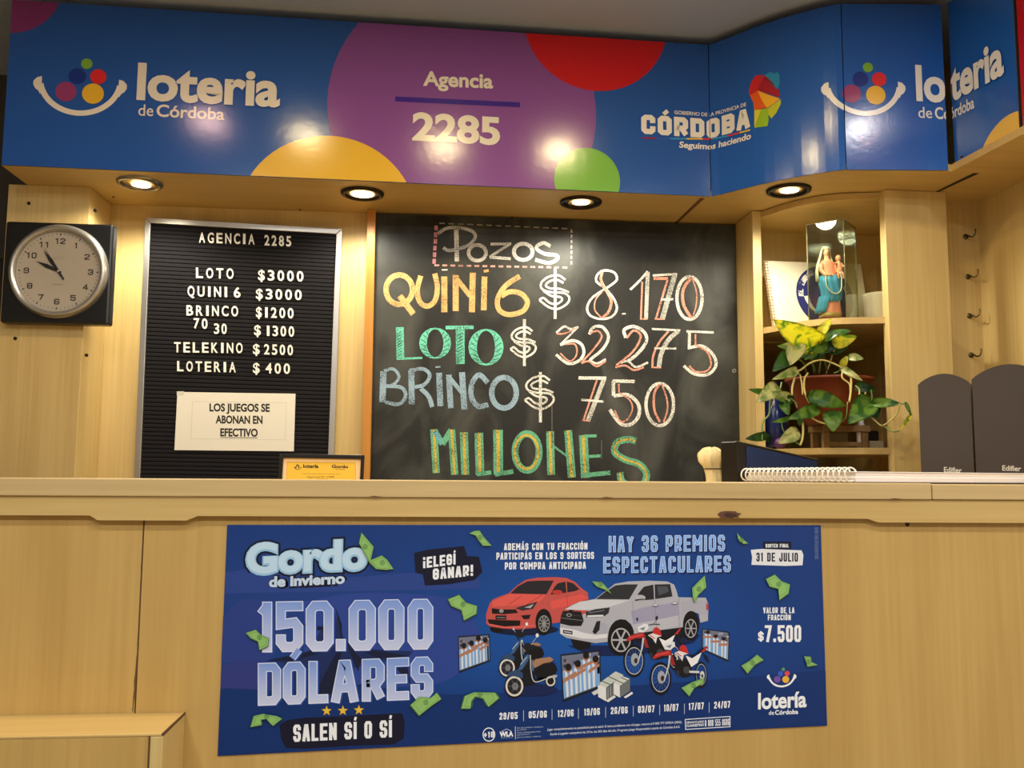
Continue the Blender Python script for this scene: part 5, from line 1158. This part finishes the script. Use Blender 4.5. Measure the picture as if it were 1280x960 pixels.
# loudspeakers with arched fronts
GR = mat('grey_grille_cloth', (76, 69, 66), .95, spec=.15, bump=.4, bscale=900)
TH = math.radians(28); SN, SX = Vector((-math.sin(TH), -math.cos(TH), 0)), Vector((math.cos(TH), -math.sin(TH), 0)); SP0 = P(1149, 520, 1.985)
def onfront(px, py, off=0):
    d = ray(px, py); return EYE + d * ((SP0 - EYE).dot(SN) / d.dot(SN)) + SN * off
def speaker(px0, px1, pyt, pys, label, lx, ly, ltxt_w):
    a, b_ = onfront(px0, 520), onfront(px1, 520); w_ = (b_ - a).length; zt, zs = onfront((px0 + px1) / 2, pyt).z, onfront(px0, pys).z
    base = Vector((a.x, a.y, 0)); g = lambda u, z, dp: base + SX * u - SN * dp + Vector((0, 0, z)); mid = g(w_ / 2, WT, .06)
    t = thing('loudspeaker', label, 'loudspeaker', mid, 'pair of loudspeakers on the worktop')
    out = [(0, WT), (w_, WT)] + [(w_ - w_ * i / 20, zs + (zt - zs) * math.sin(math.pi * i / 20) ** .8 if 0 < i < 20 else zs) for i in range(21)]
    bm = bmesh.new(); hexa(bm, [g(u, z, 0) for u, z in out], [g(u, z, .012) for u, z in out]); obj('grille', bm, GR, t)
    bm = bmesh.new(); c_ = [(.003, WT), (w_ - .003, WT), (w_ - .003, zs - .002), (.003, zs - .002)]; hexa(bm, [g(u, z, .0125) for u, z in c_], [g(u, z, .11) for u, z in c_], bev=.002)
    obj('cabinet', bm, mat('black_wood_cabinet', (30, 26, 25), .5), t)
    B = Art(); B.text('Edifier', (lx, ly), (lx + ltxt_w, ly + 1), 6.2, (214, 210, 200), 1, .02, 'E')
    bm = bmesh.new(); B.into(bm, lambda x, y, L: onfront(x, y, .0008), 0); o = obj('badge', bm, print_mat('badge_print', .4), t); o['label'] = 'pale lettering'
speaker(1149, 1214.5, 467, 481, 'grey arched loudspeaker beside the corner shelf, left one of the pair', 1180, 590, 22)
speaker(1217, 1313, 455, 474, 'grey arched loudspeaker at the right edge, taller one of the pair', 1253, 588, 23)

# ================================================================== corner shelf contents
S1, S2 = 1.6242, 1.2812
# book of the lottery
bk0, bk1, bk2 = Vector((P(962, 416, 2.47).x, 2.47, S1)), Vector((P(1090, 399, 2.50).x, 2.52, S1)), None
TLb, TRb = P(956, 326, 2.52), P(1076, 330, 2.57)
BLb, BRb = Vector((P(968, 412, 2.47).x, 2.47, S1 + .004)), Vector((P(1089, 398, 2.53).x, 2.53, S1 + .004))
g2 = lambda u, v: TLb * (1 - u) * (1 - v) + TRb * u * (1 - v) + BRb * u * v + BLb * (1 - u) * v
nb_ = (TRb - TLb).cross(BLb - TLb).normalized(); nb_ = nb_ if nb_.y < 0 else -nb_
book = thing('spiral_book', 'white spiral-bound book with a navy disc, propped behind the figurine', 'book', (BLb + BRb) / 2)
bm = bmesh.new(); hexa(bm, [g2(0, 0), g2(1, 0), g2(1, 1), g2(0, 1)], [v - nb_ * .012 for v in (g2(0, 0), g2(1, 0), g2(1, 1), g2(0, 1))], bev=.0004)
A = Art(); H_, W_ = (TLb - BLb).length, (TRb - TLb).length
asp = W_ / H_; c0 = Vector((.565 * asp, .50)); R2_ = .445
A.ell(c0.x, c0.y, R2_, R2_, (38, 44, 104), 1, 48)
def ring_text(t, a0, step, r_, h, col):
    for i, ch_ in enumerate(t):
        if ch_ == ' ': continue
        a = math.radians(a0 - i * step); c_ = c0 + Vector((math.cos(a), -math.sin(a))) * r_; tan = Vector((math.sin(a), math.cos(a))); A.text(ch_, c_ - tan * h * .33, c_ + tan * h * .33, h, col, 2, .04, 'H', up=(math.cos(a), -math.sin(a)))
ring_text('EL LIBRO DE L', 178, 9.2, R2_ * .76, .066, (226, 222, 212)); ring_text('GAS', 22, 9, R2_ * .76, .066, (226, 222, 212))
A.line([c0 + Vector((R2_ * .66 * math.cos(t), R2_ * .66 * math.sin(t) - .02)) for t in [math.radians(a) for a in range(5, 176, 10)]], [.075, .07, .06, .05, .045, .04, .035, .035, .035, .035, .035, .035, .04, .045, .05, .06, .07, .075][:18], (226, 222, 212), 2)
for (x, y, r_, c_) in ((-.02, -.16, .05, (116, 170, 70)), (-.07, -.05, .08, (60, 70, 150)), (.1, -.05, .075, (190, 60, 70)), (-.12, .1, .085, (120, 60, 110)), (.1, .1, .09, (210, 170, 60))): A.ell(c0.x + x, c0.y + y, r_, r_, c_, 2, 20)
for i in range(22): A.ell(.035, .02 + i * .0437, .0075, .009, (50, 44, 40), 1, 10)
A.into(bm, lambda x, y, L: g2(x / asp, y) + nb_ * (.0002 + .0001 * L), 1)
obj('cover', bm, [mat('book_paper', (232, 224, 196), .6), print_mat('book_print', .5)], book)
bm = bmesh.new()
for i in range(22):
    p = g2(.0, .02 + i * .0437) - nb_ * .006; tube(bm, [p + (TLb - TRb).normalized() * (.009 * math.cos(t) - .001) + nb_ * .010 * math.sin(t) for t in [j * math.pi / 6 for j in range(12)]], .0011, 5, closed=True)
o = obj('spiral_binding', bm, mat('gilt_wire', (190, 150, 80), .35, .8), book, True); o['kind'] = 'stuff'

# white cup
cc = P(1099, 398, 2.43); cc.z = S1; bm = bmesh.new(); kk = 2.43 / F
lathe(bm, [(0, 0), (16.5 * kk, 0), (17.5 * kk, 2 * kk), (19 * kk, 38 * kk), (20 * kk, 43 * kk), (20 * kk, 46.5 * kk), (18.6 * kk, 46.8 * kk), (18 * kk, 44 * kk), (16 * kk, 4 * kk), (0, 3 * kk)], cc, seg=48)
tag(obj('cup', bm, mat('white_ceramic', (236, 230, 208), .4), smooth=True), 'white cup at the right end of the upper shelf', 'cup')

# glass case and figurine
zt_ = P(1054, 273, 2.30).z
Ac, Bc, Cc = Zp(1008, 280.5, zt_), Zp(1054, 273, zt_), Zp(1069, 284, zt_)
for v in (Ac, Bc, Cc): v.z = S1
Dc = Ac + Cc - Bc; zt_ -= .0026
case = thing('glass_case', 'tall clear glass case over the figurine on the upper shelf', 'display case', ((Ac + Cc) / 2))
GLS = clear_mat('clear_pane', (244, 248, 240), .05)
def pane(p, q_, nm='glass_pane'):
    d = (q_ - p); n_ = Vector((d.y, -d.x, 0)).normalized() * .0012; bm = bmesh.new()
    hexa(bm, [p + n_, q_ + n_, q_ + n_ + Vector((0, 0, zt_ - S1)), p + n_ + Vector((0, 0, zt_ - S1))], [p - n_, q_ - n_, q_ - n_ + Vector((0, 0, zt_ - S1)), p - n_ + Vector((0, 0, zt_ - S1))]); obj(nm, bm, GLS, case)
for p, q_ in ((Ac, Bc), (Bc, Cc), (Cc, Dc), (Dc, Ac)): pane(p, q_)
bm = bmesh.new(); hexa(bm, [v + Vector((0, 0, zt_ - S1)) for v in (Ac, Bc, Cc, Dc)], [v + Vector((0, 0, zt_ - S1 + .0024)) for v in (Ac, Bc, Cc, Dc)]); obj('glass_lid', bm, GLS, case)
EDG = mat('glass_edge', (120, 116, 84), .2, spec=.8)
for p in (Ac, Bc, Cc): 
    bm = bmesh.new(); tube(bm, [p, p + Vector((0, 0, zt_ - S1))], .0012, 6); obj('glass_edge', bm, EDG, case)
for p, q_ in ((Ac, Bc), (Bc, Cc)):
    bm = bmesh.new(); tube(bm, [p + Vector((0, 0, zt_ - S1 + .001)), q_ + Vector((0, 0, zt_ - S1 + .001))], .0013, 6); obj('glass_edge', bm, EDG, case)

fc_ = (Ac + Cc) / 2; hz = .205; FB = Vector((P(1038, 398, fc_.y).x, fc_.y, S1))
fig = thing('figurine', 'painted religious figurine in pink robe and blue mantle, holding a child', 'figurine', FB)
def loft(bm, secs, seg=28, cols=None):
    """stack of ellipses (x, y, z, rx, ry)"""
    rings = [[bm.verts.new(FB + Vector((x + rx * math.cos(2 * math.pi * i / seg) * (1 + fl * math.cos(2 * math.pi * i / seg * 7)), y + ry * math.sin(2 * math.pi * i / seg) * (1 + fl * math.cos(2 * math.pi * i / seg * 7)), z))) for i in range(seg)] for x, y, z, rx, ry, fl in secs]
    for a, b in zip(rings, rings[1:]):
        for i in range(seg): bm.faces.new((a[i], a[(i + 1) % seg], b[(i + 1) % seg], b[i])).smooth = True
    bm.faces.new(rings[0][::-1]); bm.faces.new(rings[-1])
def ball(bm, c, r, s=(1, 1, 1)):
    e = bmesh.ops.create_uvsphere(bm, u_segments=20, v_segments=14, radius=r)
    for v in e['verts']: v.co = FB + Vector(c) + Vector((v.co.x * s[0], v.co.y * s[1], v.co.z * s[2]))
bm = bmesh.new(); x0 = -.032; 
box(bm, FB.x - .031, FB.x + .030, FB.y - .022, FB.y + .022, S1, S1 + .016, bev=.002); obj('plinth', bm, mat('red_brown_plinth', (134, 66, 46), .5), fig)
bm = bmesh.new(); loft(bm, [(0, 0, .016, .029, .021, .04), (0, 0, .022, .028, .021, .06), (.002, 0, .027, .028, .022, .05)]); obj('mound', bm, mat('gilt_mound', (184, 152, 84), .4), fig, True)
# one continuous body: skirt, torso, arms, neck, head and face
bm = bmesh.new()
loft(bm, [(.004, 0, .026, .027, .019, .05), (.004, 0, .05, .023, .017, .05), (.004, 0, .085, .023, .017, .03), (.001, 0, .115, .022, .016, .02), (-.002, 0, .14, .017, .013, .0), (-.004, 0, .152, .019, .012, 0), (-.004, 0, .160, .017, .010, 0), (-.005, 0, .166, .007, .006, 0), (-.006, 0, .176, .006, .006, 0)])
ball(bm, (-.007, -.001, .184), .0098, (.86, .95, 1.18))
ball(bm, (-.0075, -.0102, .183), .0018, (.8, 1, 1.5)); 
for sx_ in (-1, 1): ball(bm, (-.007 + sx_ * .0085, 0, .184), .002, (.5, .8, 1.2))
tube(bm, [FB + Vector(v) for v in ((-.021, -.002, .153), (-.025, -.008, .135), (-.018, -.018, .122), (-.004, -.021, .122))], [.0065, .006, .005, .0038], 12); tube(bm, [FB + Vector(v) for v in ((.013, -.002, .153), (.021, -.008, .138), (.022, -.016, .130), (.012, -.021, .131))], [.0065, .006, .005, .0038], 12)
for k_, hp_ in enumerate(((-.004, -.021, .122), (.012, -.021, .131))):
    for f in range(4): tube(bm, [FB + Vector(hp_) + Vector((0, 0, (f - 1.5) * .0019)), FB + Vector(hp_) + Vector(((1 if k_ == 0 else -1) * (.006 - abs(f - 1.5) * .0008), -.0012, (f - 1.5) * .0017))], .0009, 6)
    tube(bm, [FB + Vector(hp_) + Vector((0, 0, .003)), FB + Vector(hp_) + Vector(((1 if k_ == 0 else -1) * .003, -.002, .006))], .0009, 6)
o = obj('body', bm, [mat('robe_pink', (232, 146, 118), .5), mat('painted_skin', (230, 176, 140), .5)], fig)
md = o.modifiers.new('r', 'REMESH'); md.mode = 'VOXEL'; md.voxel_size = .0011; md.use_smooth_shade = True
dg = bpy.context.evaluated_depsgraph_get(); me = bpy.data.meshes.new_from_object(o.evaluated_get(dg)); o.modifiers.clear(); o.data = me
while len(me.materials) < 2: me.materials.append(MATS['painted_skin'])
for p in me.polygons:
    c_ = p.center; p.use_smooth = True
    p.material_index = 1 if c_.z > .163 or (c_.y < -.0165 and .112 < c_.z < .142) else 0
# hair and veil, mantle, child, halo
bm = bmesh.new(); ball(bm, (-.007, .0022, .1862), .0112, (.95, .9, 1.12)); obj('hair', bm, mat('brown_hair', (110, 70, 44), .6), fig, True)
def wrap(name, secs, a0, a1, m_, thick=.0016, fold=.05, nf=9):
    bm = bmesh.new(); n_ = 30; G = []
    for side in (0, 1):
        rows = []
        for x, y, z, rx, ry in secs:
            row = []
            for i in range(n_ + 1):
                a = math.radians(a0 + (a1 - a0) * i / n_); f = 1 + fold * math.sin(nf * a + z * 60)
                row.append(bm.verts.new(FB + Vector((x + (rx - side * thick) * f * math.cos(a), y + (ry - side * thick) * f * math.sin(a), z))))
            rows.append(row)
        G.append(rows)
    for s_ in (0, 1):
        for r0, r1 in zip(G[s_], G[s_][1:]):
            for i in range(n_): bm.faces.new((r0[i], r0[i + 1], r1[i + 1], r1[i]))
    for r0, r1 in ((G[0][0], G[1][0]), (G[0][-1], G[1][-1])):
        for i in range(n_): bm.faces.new((r0[i], r0[i + 1], r1[i + 1], r1[i]))
    for c_ in (0, n_):
        for j in range(len(secs) - 1): bm.faces.new((G[0][j][c_], G[0][j + 1][c_], G[1][j + 1][c_], G[1][j][c_]))
    bmesh.ops.recalc_face_normals(bm, faces=bm.faces); return obj(name, bm, m_, fig, True)
IV = mat('ivory_cloth', (232, 224, 196), .5); SKY = mat('sky_blue_mantle', (70, 158, 206), .5)
wrap('veil', [(-.007, .002, .1965, .006, .006), (-.007, .003, .190, .0122, .0112), (-.008, .004, .178, .0135, .0125), (-.008, .005, .166, .018, .013), (-.006, .005, .155, .024, .015), (-.006, .005, .135, .027, .017), (-.004, .005, .11, .028, .019)], -25, 205, IV)
wrap('mantle', [(.000, -.001, .122, .0255, .0215), (.001, -.001, .105, .028, .0225), (.004, -.001, .085, .027, .021), (.003, -.001, .066, .026, .020), (-.002, 0, .055, .025, .019)], -200, 40, SKY, fold=.07)
wrap('mantle_fall', [(-.002, 0, .070, .026, .020), (-.006, 0, .055, .026, .020), (-.010, .001, .038, .026, .019), (-.013, .002, .028, .025, .018)], 120, 255, SKY, fold=.06)
bm = bmesh.new(); tube(bm, smooth_path([FB + Vector(v) for v in ((-.020, -.022, .118), (-.019, -.0245, .095), (-.008, -.0255, .078), (.008, -.0255, .074), (.020, -.024, .085), (.022, -.024, .110), (.018, -.024, .130))], 5), .0017, 8); obj('sash', bm, IV, fig, True)
bm = bmesh.new(); ball(bm, (.019, -.015, .1665), .0075, (.95, .95, 1.1)); loft(bm, [(.021, -.014, .122, .006, .006, 0), (.022, -.014, .138, .0085, .0075, 0), (.020, -.014, .152, .008, .007, 0), (.019, -.015, .159, .004, .004, 0)], 16)
tube(bm, [FB + Vector(v) for v in ((.014, -.016, .154), (.007, -.021, .150), (.002, -.023, .153))], [.0032, .0026, .002], 8); tube(bm, [FB + Vector(v) for v in ((.026, -.016, .152), (.031, -.020, .144), (.034, -.022, .146))], [.0032, .0026, .002], 8); tube(bm, [FB + Vector(v) for v in ((.018, -.017, .130), (.014, -.024, .124), (.015, -.024, .112))], [.004, .0034, .002], 8); tube(bm, [FB + Vector(v) for v in ((.025, -.017, .130), (.027, -.024, .124), (.027, -.024, .112))], [.004, .0034, .002], 8)
o = obj('child', bm, mat('painted_child', (226, 150, 118), .5), fig); md = o.modifiers.new('r', 'REMESH'); md.mode = 'VOXEL'; md.voxel_size = .0009; md.use_smooth_shade = True
dg = bpy.context.evaluated_depsgraph_get(); me = bpy.data.meshes.new_from_object(o.evaluated_get(dg)); o.modifiers.clear(); o.data = me
for p in me.polygons: p.use_smooth = True
bm = bmesh.new(); tube(bm, [FB + Vector((-.010 + .021 * math.cos(t), .008, .184 + .021 * math.sin(t))) for t in [i * math.pi / 20 for i in range(40)]], .0007, 6, closed=True); obj('halo', bm, mat('gold_wire', (200, 160, 70), .3, .9), fig, True)
bm = bmesh.new(); lathe(bm, [(.0092, .1925), (.0098, .197), (.0085, .198)], FB + Vector((-.007, .001, 0)), 'Z', 20); obj('crown', bm, IV, fig, True)

fig.scale = (1.06, 1.06, 1.1)
# ---- lower compartment
st = Vector((P(1046, 560, 2.40).x, 2.385, S2)); stw, std = .066, .05
pot_z = P(1037, 531, 2.345).z
WS = wood('stool_wood', (120, 92, 60), (160, 128, 86), 'X')
stl = thing('plant_stool', 'little wooden stool under the terracotta pot', 'stool', st)
for sx_ in (-1, 1):
    for sy_ in (-1, 1):
        bm = bmesh.new(); x, y = st.x + sx_ * stw * .82, st.y + sy_ * std * .7; box(bm, x - .009, x + .009, y - .007, y + .007, S2, pot_z - .018, bev=.001); obj('leg', bm, WS, stl)
bm = bmesh.new(); box(bm, st.x - stw, st.x + stw, st.y - std, st.y + std, pot_z - .018, pot_z - .0005, bev=.0015); obj('seat', bm, WS, stl)
bm = bmesh.new(); box(bm, st.x - stw * .7, st.x + stw * .7, st.y - std * .7 - .004, st.y - std * .7 + .004, S2 + .006, S2 + .018); obj('stretcher', bm, WS, stl)
vx = P(970, 560, 2.47); vb = Vector((vx.x, 2.475, S2)); bm = bmesh.new()
hv = P(970, 478, 2.475).z - S2
lathe(bm, [(0, 0), (.022, 0), (.030, .01), (.035, hv * .35), (.034, hv * .55), (.026, hv * .72), (.014, hv * .84), (.013, hv * .96), (.016, hv), (.012, hv), (.010, hv * .9), (0, hv * .9)], vb, seg=36)
tag(obj('vase', bm, mat('navy_glaze', (20, 30, 78), .2), smooth=True), 'navy blue vase behind the plant at the left of the lower shelf', 'vase')
bm = bmesh.new(); pb = Vector((P(975, 556, 2.435).x, 2.435, S2)); e = bmesh.ops.create_uvsphere(bm, u_segments=24, v_segments=16, radius=.016)
for v in bm.verts: v.co = pb + Vector((v.co.x, v.co.y, v.co.z + .016)) * 1.0
tag(obj('ornament_ball', bm, mat('purple_glitter', (84, 40, 96), .35, var=.4, vscale=120), smooth=True), 'purple glittery ball in front of the navy vase', 'ornament')
bm = bmesh.new(); wb = Vector((P(1077, 560, 2.36).x, 2.36, S2)); lathe(bm, [(0, 0), (.011, 0), (.0115, .003), (.0115, .06), (.009, .068), (.0075, .072), (.0075, .085), (0, .086)], wb, seg=24)
tag(obj('bottle', bm, WHITE, smooth=True), 'slim white bottle right of the little stool', 'bottle')
bm = bmesh.new(); wb = Vector((P(1093, 560, 2.36).x, 2.37, S2)); box(bm, wb.x - .018, wb.x + .022, wb.y - .02, wb.y + .02, S2, S2 + .022, bev=.002)
tag(obj('card_box', bm, mat('pale_card', (170, 164, 150), .7)), 'small pale box at the right end of the lower shelf', 'box')
bm = bmesh.new(); box(bm, wb.x - .022, wb.x + .012, wb.y - .016, wb.y + .016, S2 + .0225, S2 + .05, bev=.004)
tag(obj('stapler', bm, BLACKM), 'black office gadget on the small pale box', 'gadget')

# ---- pothos in its pot
pc = Vector((P(1037, 500, 2.345).x, 2.345, pot_z)); zr = P(1037, 469, 2.25).z; hp = zr - pot_z; kk = 2.345 / F
plant = thing('potted_pothos', 'variegated pothos trailing from a terracotta coloured pot on the corner shelf', 'plant', pc)
bm = bmesh.new(); lathe(bm, [(0, 0), (30 * kk, 0), (33 * kk, .004), (45 * kk, hp * .5), (52 * kk, hp * .93), (55 * kk, hp * .94), (56 * kk, hp), (53 * kk, hp), (50 * kk, hp * .92), (44 * kk, hp * .5), (0, hp * .45)], pc, seg=56)
obj('pot', bm, mat('terracotta', (112, 44, 16), .42), plant, True)
bm = bmesh.new(); lathe(bm, [(0, hp * .90), (25 * kk, hp * .91), (49.5 * kk, hp * .88)], pc, seg=40); obj('soil', bm, mat('soil', (40, 28, 18), .95, bump=.8, bscale=80, var=.4, vscale=90), plant)
def leafmat(name, c1, c2, sc=30, lo=.42, hi=.6):
    if name in MATS: return MATS[name]
    m = bpy.data.materials.new(name); m.use_nodes = True; nt = m.node_tree; b = nt.nodes['Principled BSDF']; b.inputs['Roughness'].default_value = .35; b.inputs['Subsurface Weight'].default_value = .0
    tc = nt.nodes.new('ShaderNodeTexCoord'); n_ = nt.nodes.new('ShaderNodeTexNoise'); n_.inputs['Scale'].default_value = sc; n_.inputs['Detail'].default_value = 4; n_.inputs['Distortion'].default_value = 1
    nt.links.new(tc.outputs['Object'], n_.inputs['Vector']); r_ = nt.nodes.new('ShaderNodeValToRGB'); r_.color_ramp.elements[0].position = lo; r_.color_ramp.elements[1].position = hi
    r_.color_ramp.elements[0].color = (*lin(c1), 1); r_.color_ramp.elements[1].color = (*lin(c2), 1); nt.links.new(n_.outputs['Fac'], r_.inputs[0]); nt.links.new(r_.outputs[0], b.inputs['Base Color'])
    MATS[name] = m; return m
LY = leafmat('leaf_gold', (110, 160, 36), (232, 226, 70), 34, .36, .52); LG = leafmat('leaf_green', (52, 104, 34), (120, 160, 60)); LD = leafmat('leaf_dark', (26, 62, 24), (58, 104, 40), 22); LP = leafmat('leaf_pale', (120, 150, 70), (214, 214, 150), 30, .38, .56)
lz = lambda x, y: (930 + x / 5.332, 390 + y / 5.332)
def leaf(base, tip, wd, m_, Yb, Yt, tilt=.0, fold=.22, droop=.12):
    b0, t0 = P(*lz(*base), Yb), P(*lz(*tip), Yt); d = t0 - b0; L = d.length; d.normalize()
    view = (EYE - b0).normalized(); side = d.cross(view).normalized(); nrm = side.cross(d).normalized()
    if nrm.dot(view) < 0: nrm = -nrm
    side = (side * math.cos(tilt) + nrm * math.sin(tilt)).normalized(); nrm = side.cross(d).normalized()
    if nrm.dot(view) < 0: nrm = -nrm
    w_ = 1.12 * wd / 5.332 * ((Yb + Yt) / 2) / F / 2; bm = bmesh.new(); rows = []; NL, NW = 12, 4
    for i in range(NL + 1):
        t = i / NL; hw = w_ * (math.sin(math.pi * min(1, t ** .62)) ** .75 if 0 < t < 1 else .03) ; back = -.10 * L if 0 < t < .3 else 0
        row = []
        for j in range(-NW, NW + 1):
            s_ = j / NW; bk = (abs(s_) ** 2) * L * .12 * max(0, 1 - t * 2.4)
            p = b0 + d * (L * t - bk) + side * hw * s_ + nrm * (fold * hw * abs(s_) ** 1.3 + droop * L * math.sin(math.pi * t) - .02 * L * math.sin(7 * t + 3 * s_) * abs(s_))
            row.append(bm.verts.new(p))
        rows.append(row)
    for r0, r1 in zip(rows, rows[1:]):
        for j in range(2 * NW): bm.faces.new((r0[j], r0[j + 1], r1[j + 1], r1[j]))
    bmesh.ops.solidify(bm, geom=bm.faces[:], thickness=.0005)
    obj('leaf', bm, m_, plant, True)
for a in [((490, 205), (195, 48), 178, LY, 2.26, 2.20, .25), ((492, 160), (580, 44), 62, LY, 2.27, 2.27), ((505, 195), (718, 122), 72, LG, 2.28, 2.25, .5), ((603, 205), (755, 160), 86, LY, 2.26, 2.22, -.2), ((548, 222), (415, 252), 70, LG, 2.24, 2.22, .4),
          ((352, 215), (306, 360), 122, LP, 2.24, 2.2), ((350, 232), (218, 226), 64, LP, 2.25, 2.22), ((405, 225), (385, 312), 88, LD, 2.27, 2.26), ((305, 285), (186, 400), 104, LD, 2.24, 2.2), ((345, 392), (182, 452), 62, LP, 2.23, 2.18), ((652, 362), (690, 290), 48, LY, 2.26, 2.25),
          ((698, 302), (798, 312), 54, LP, 2.25, 2.23, .3), ((655, 374), (794, 460), 46, LP, 2.24, 2.19), ((212, 502), (76, 608), 100, LP, 2.2, 2.16), ((130, 535), (28, 515), 40, LG, 2.19, 2.17), ((300, 572), (148, 540), 70, LP, 2.21, 2.18), ((438, 558), (676, 626), 104, LG, 2.2, 2.19, .1),
          ((484, 645), (282, 716), 84, LG, 2.19, 2.16), ((380, 680), (370, 760), 52, LG, 2.19, 2.18), ((590, 668), (596, 800), 122, LG, 2.2, 2.18), ((835, 596), (690, 748), 150, LG, 2.19, 2.15), ((742, 490), (878, 524), 74, LD, 2.21, 2.2), ((850, 618), (882, 714), 100, LD, 2.19, 2.17),
          ((860, 608), (1048, 612), 66, LG, 2.18, 2.14, .2), ((1078, 608), (1116, 692), 24, LG, 2.14, 2.13), ((1112, 690), (1032, 794), 26, LY, 2.13, 2.12), ((132, 828), (6, 846), 56, LD, 2.17, 2.15), ((352, 800), (222, 878), 92, LP, 2.18, 2.16), ((295, 712), (178, 736), 34, LG, 2.18, 2.16),
          ((320, 590), (240, 560), 60, LD, 2.22, 2.2), ((520, 250), (640, 200), 70, LD, 2.29, 2.28), ((470, 260), (400, 320), 64, LG, 2.27, 2.26), ((575, 270), (700, 235), 50, LD, 2.3, 2.29), ((260, 600), (300, 690), 66, LG, 2.2, 2.18), ((470, 300), (560, 222), 54, LD, 2.28, 2.27), ((170, 860), (128, 790), 40, LD, 2.17, 2.16)]: leaf(*a)
STM = mat('stem_pale', (190, 176, 104), .5); STG = mat('stem_green', (96, 122, 50), .5)
def stem(pts, Ys, m_, wd=11):
    n_ = len(pts); q_ = [P(*lz(*p), Ys[0] + (Ys[1] - Ys[0]) * i / (n_ - 1)) for i, p in enumerate(pts)]
    bm = bmesh.new(); tube(bm, smooth_path(q_, 5), wd / 5.332 * 2.2 / F / 2, 8); obj('stem', bm, m_, plant, True)
for a in [([(470, 410), (455, 330), (470, 250), (490, 200)], (2.33, 2.26), STG), ([(500, 410), (512, 320), (512, 240), (510, 195)], (2.34, 2.28), STG), ([(480, 400), (440, 310), (380, 250), (350, 215)], (2.33, 2.24), STG), ([(550, 410), (580, 320), (605, 240), (603, 205)], (2.34, 2.26), STM), ([(560, 400), (530, 300), (545, 222)], (2.33, 2.24), STG),
          ([(420, 415), (395, 340), (330, 300), (305, 285)], (2.32, 2.24), STG), ([(600, 410), (640, 390), (652, 362), (698, 302)], (2.3, 2.25), STG), ([(345, 392), (380, 385), (440, 340), (520, 320), (600, 345), (655, 374)], (2.23, 2.24), STM, 13), ([(350, 400), (335, 450), (322, 500), (320, 555)], (2.225, 2.2), STM, 14), ([(425, 408), (402, 450), (404, 530), (436, 606)], (2.23, 2.2), STM, 14),
          ([(372, 415), (386, 480), (390, 552)], (2.225, 2.21), STM), ([(655, 400), (655, 440), (702, 480), (708, 530)], (2.23, 2.205), STM), ([(690, 390), (712, 430), (712, 520), (702, 600)], (2.225, 2.19), STM, 15), ([(742, 490), (768, 520), (765, 582)], (2.21, 2.19), STM), ([(812, 510), (805, 550), (778, 582)], (2.205, 2.19), STM, 12), ([(845, 515), (852, 560), (850, 618)], (2.2, 2.19), STG),
          ([(430, 690), (490, 728), (566, 752)], (2.2, 2.19), STM, 12), ([(250, 470), (240, 510), (212, 502), (175, 590), (168, 680), (125, 740), (120, 860)], (2.24, 2.16), STG, 13), ([(388, 700), (394, 780), (388, 850), (372, 888)], (2.19, 2.17), STM, 16), ([(250, 735), (262, 790), (310, 840), (372, 888)], (2.18, 2.17), STG, 10), ([(840, 690), (880, 730), (925, 756), (995, 705), (1028, 660), (1035, 612)], (2.18, 2.14), STM, 11), ([(925, 756), (985, 796), (1035, 794)], (2.16, 2.12), STG, 9),
          ([(1048, 612), (1078, 620), (1110, 690)], (2.14, 2.13), STG, 8), ([(300, 572), (340, 600), (355, 640)], (2.21, 2.2), STG, 9), ([(640, 740), (680, 700), (690, 600)], (2.18, 2.19), STG, 9)]: stem(*a)
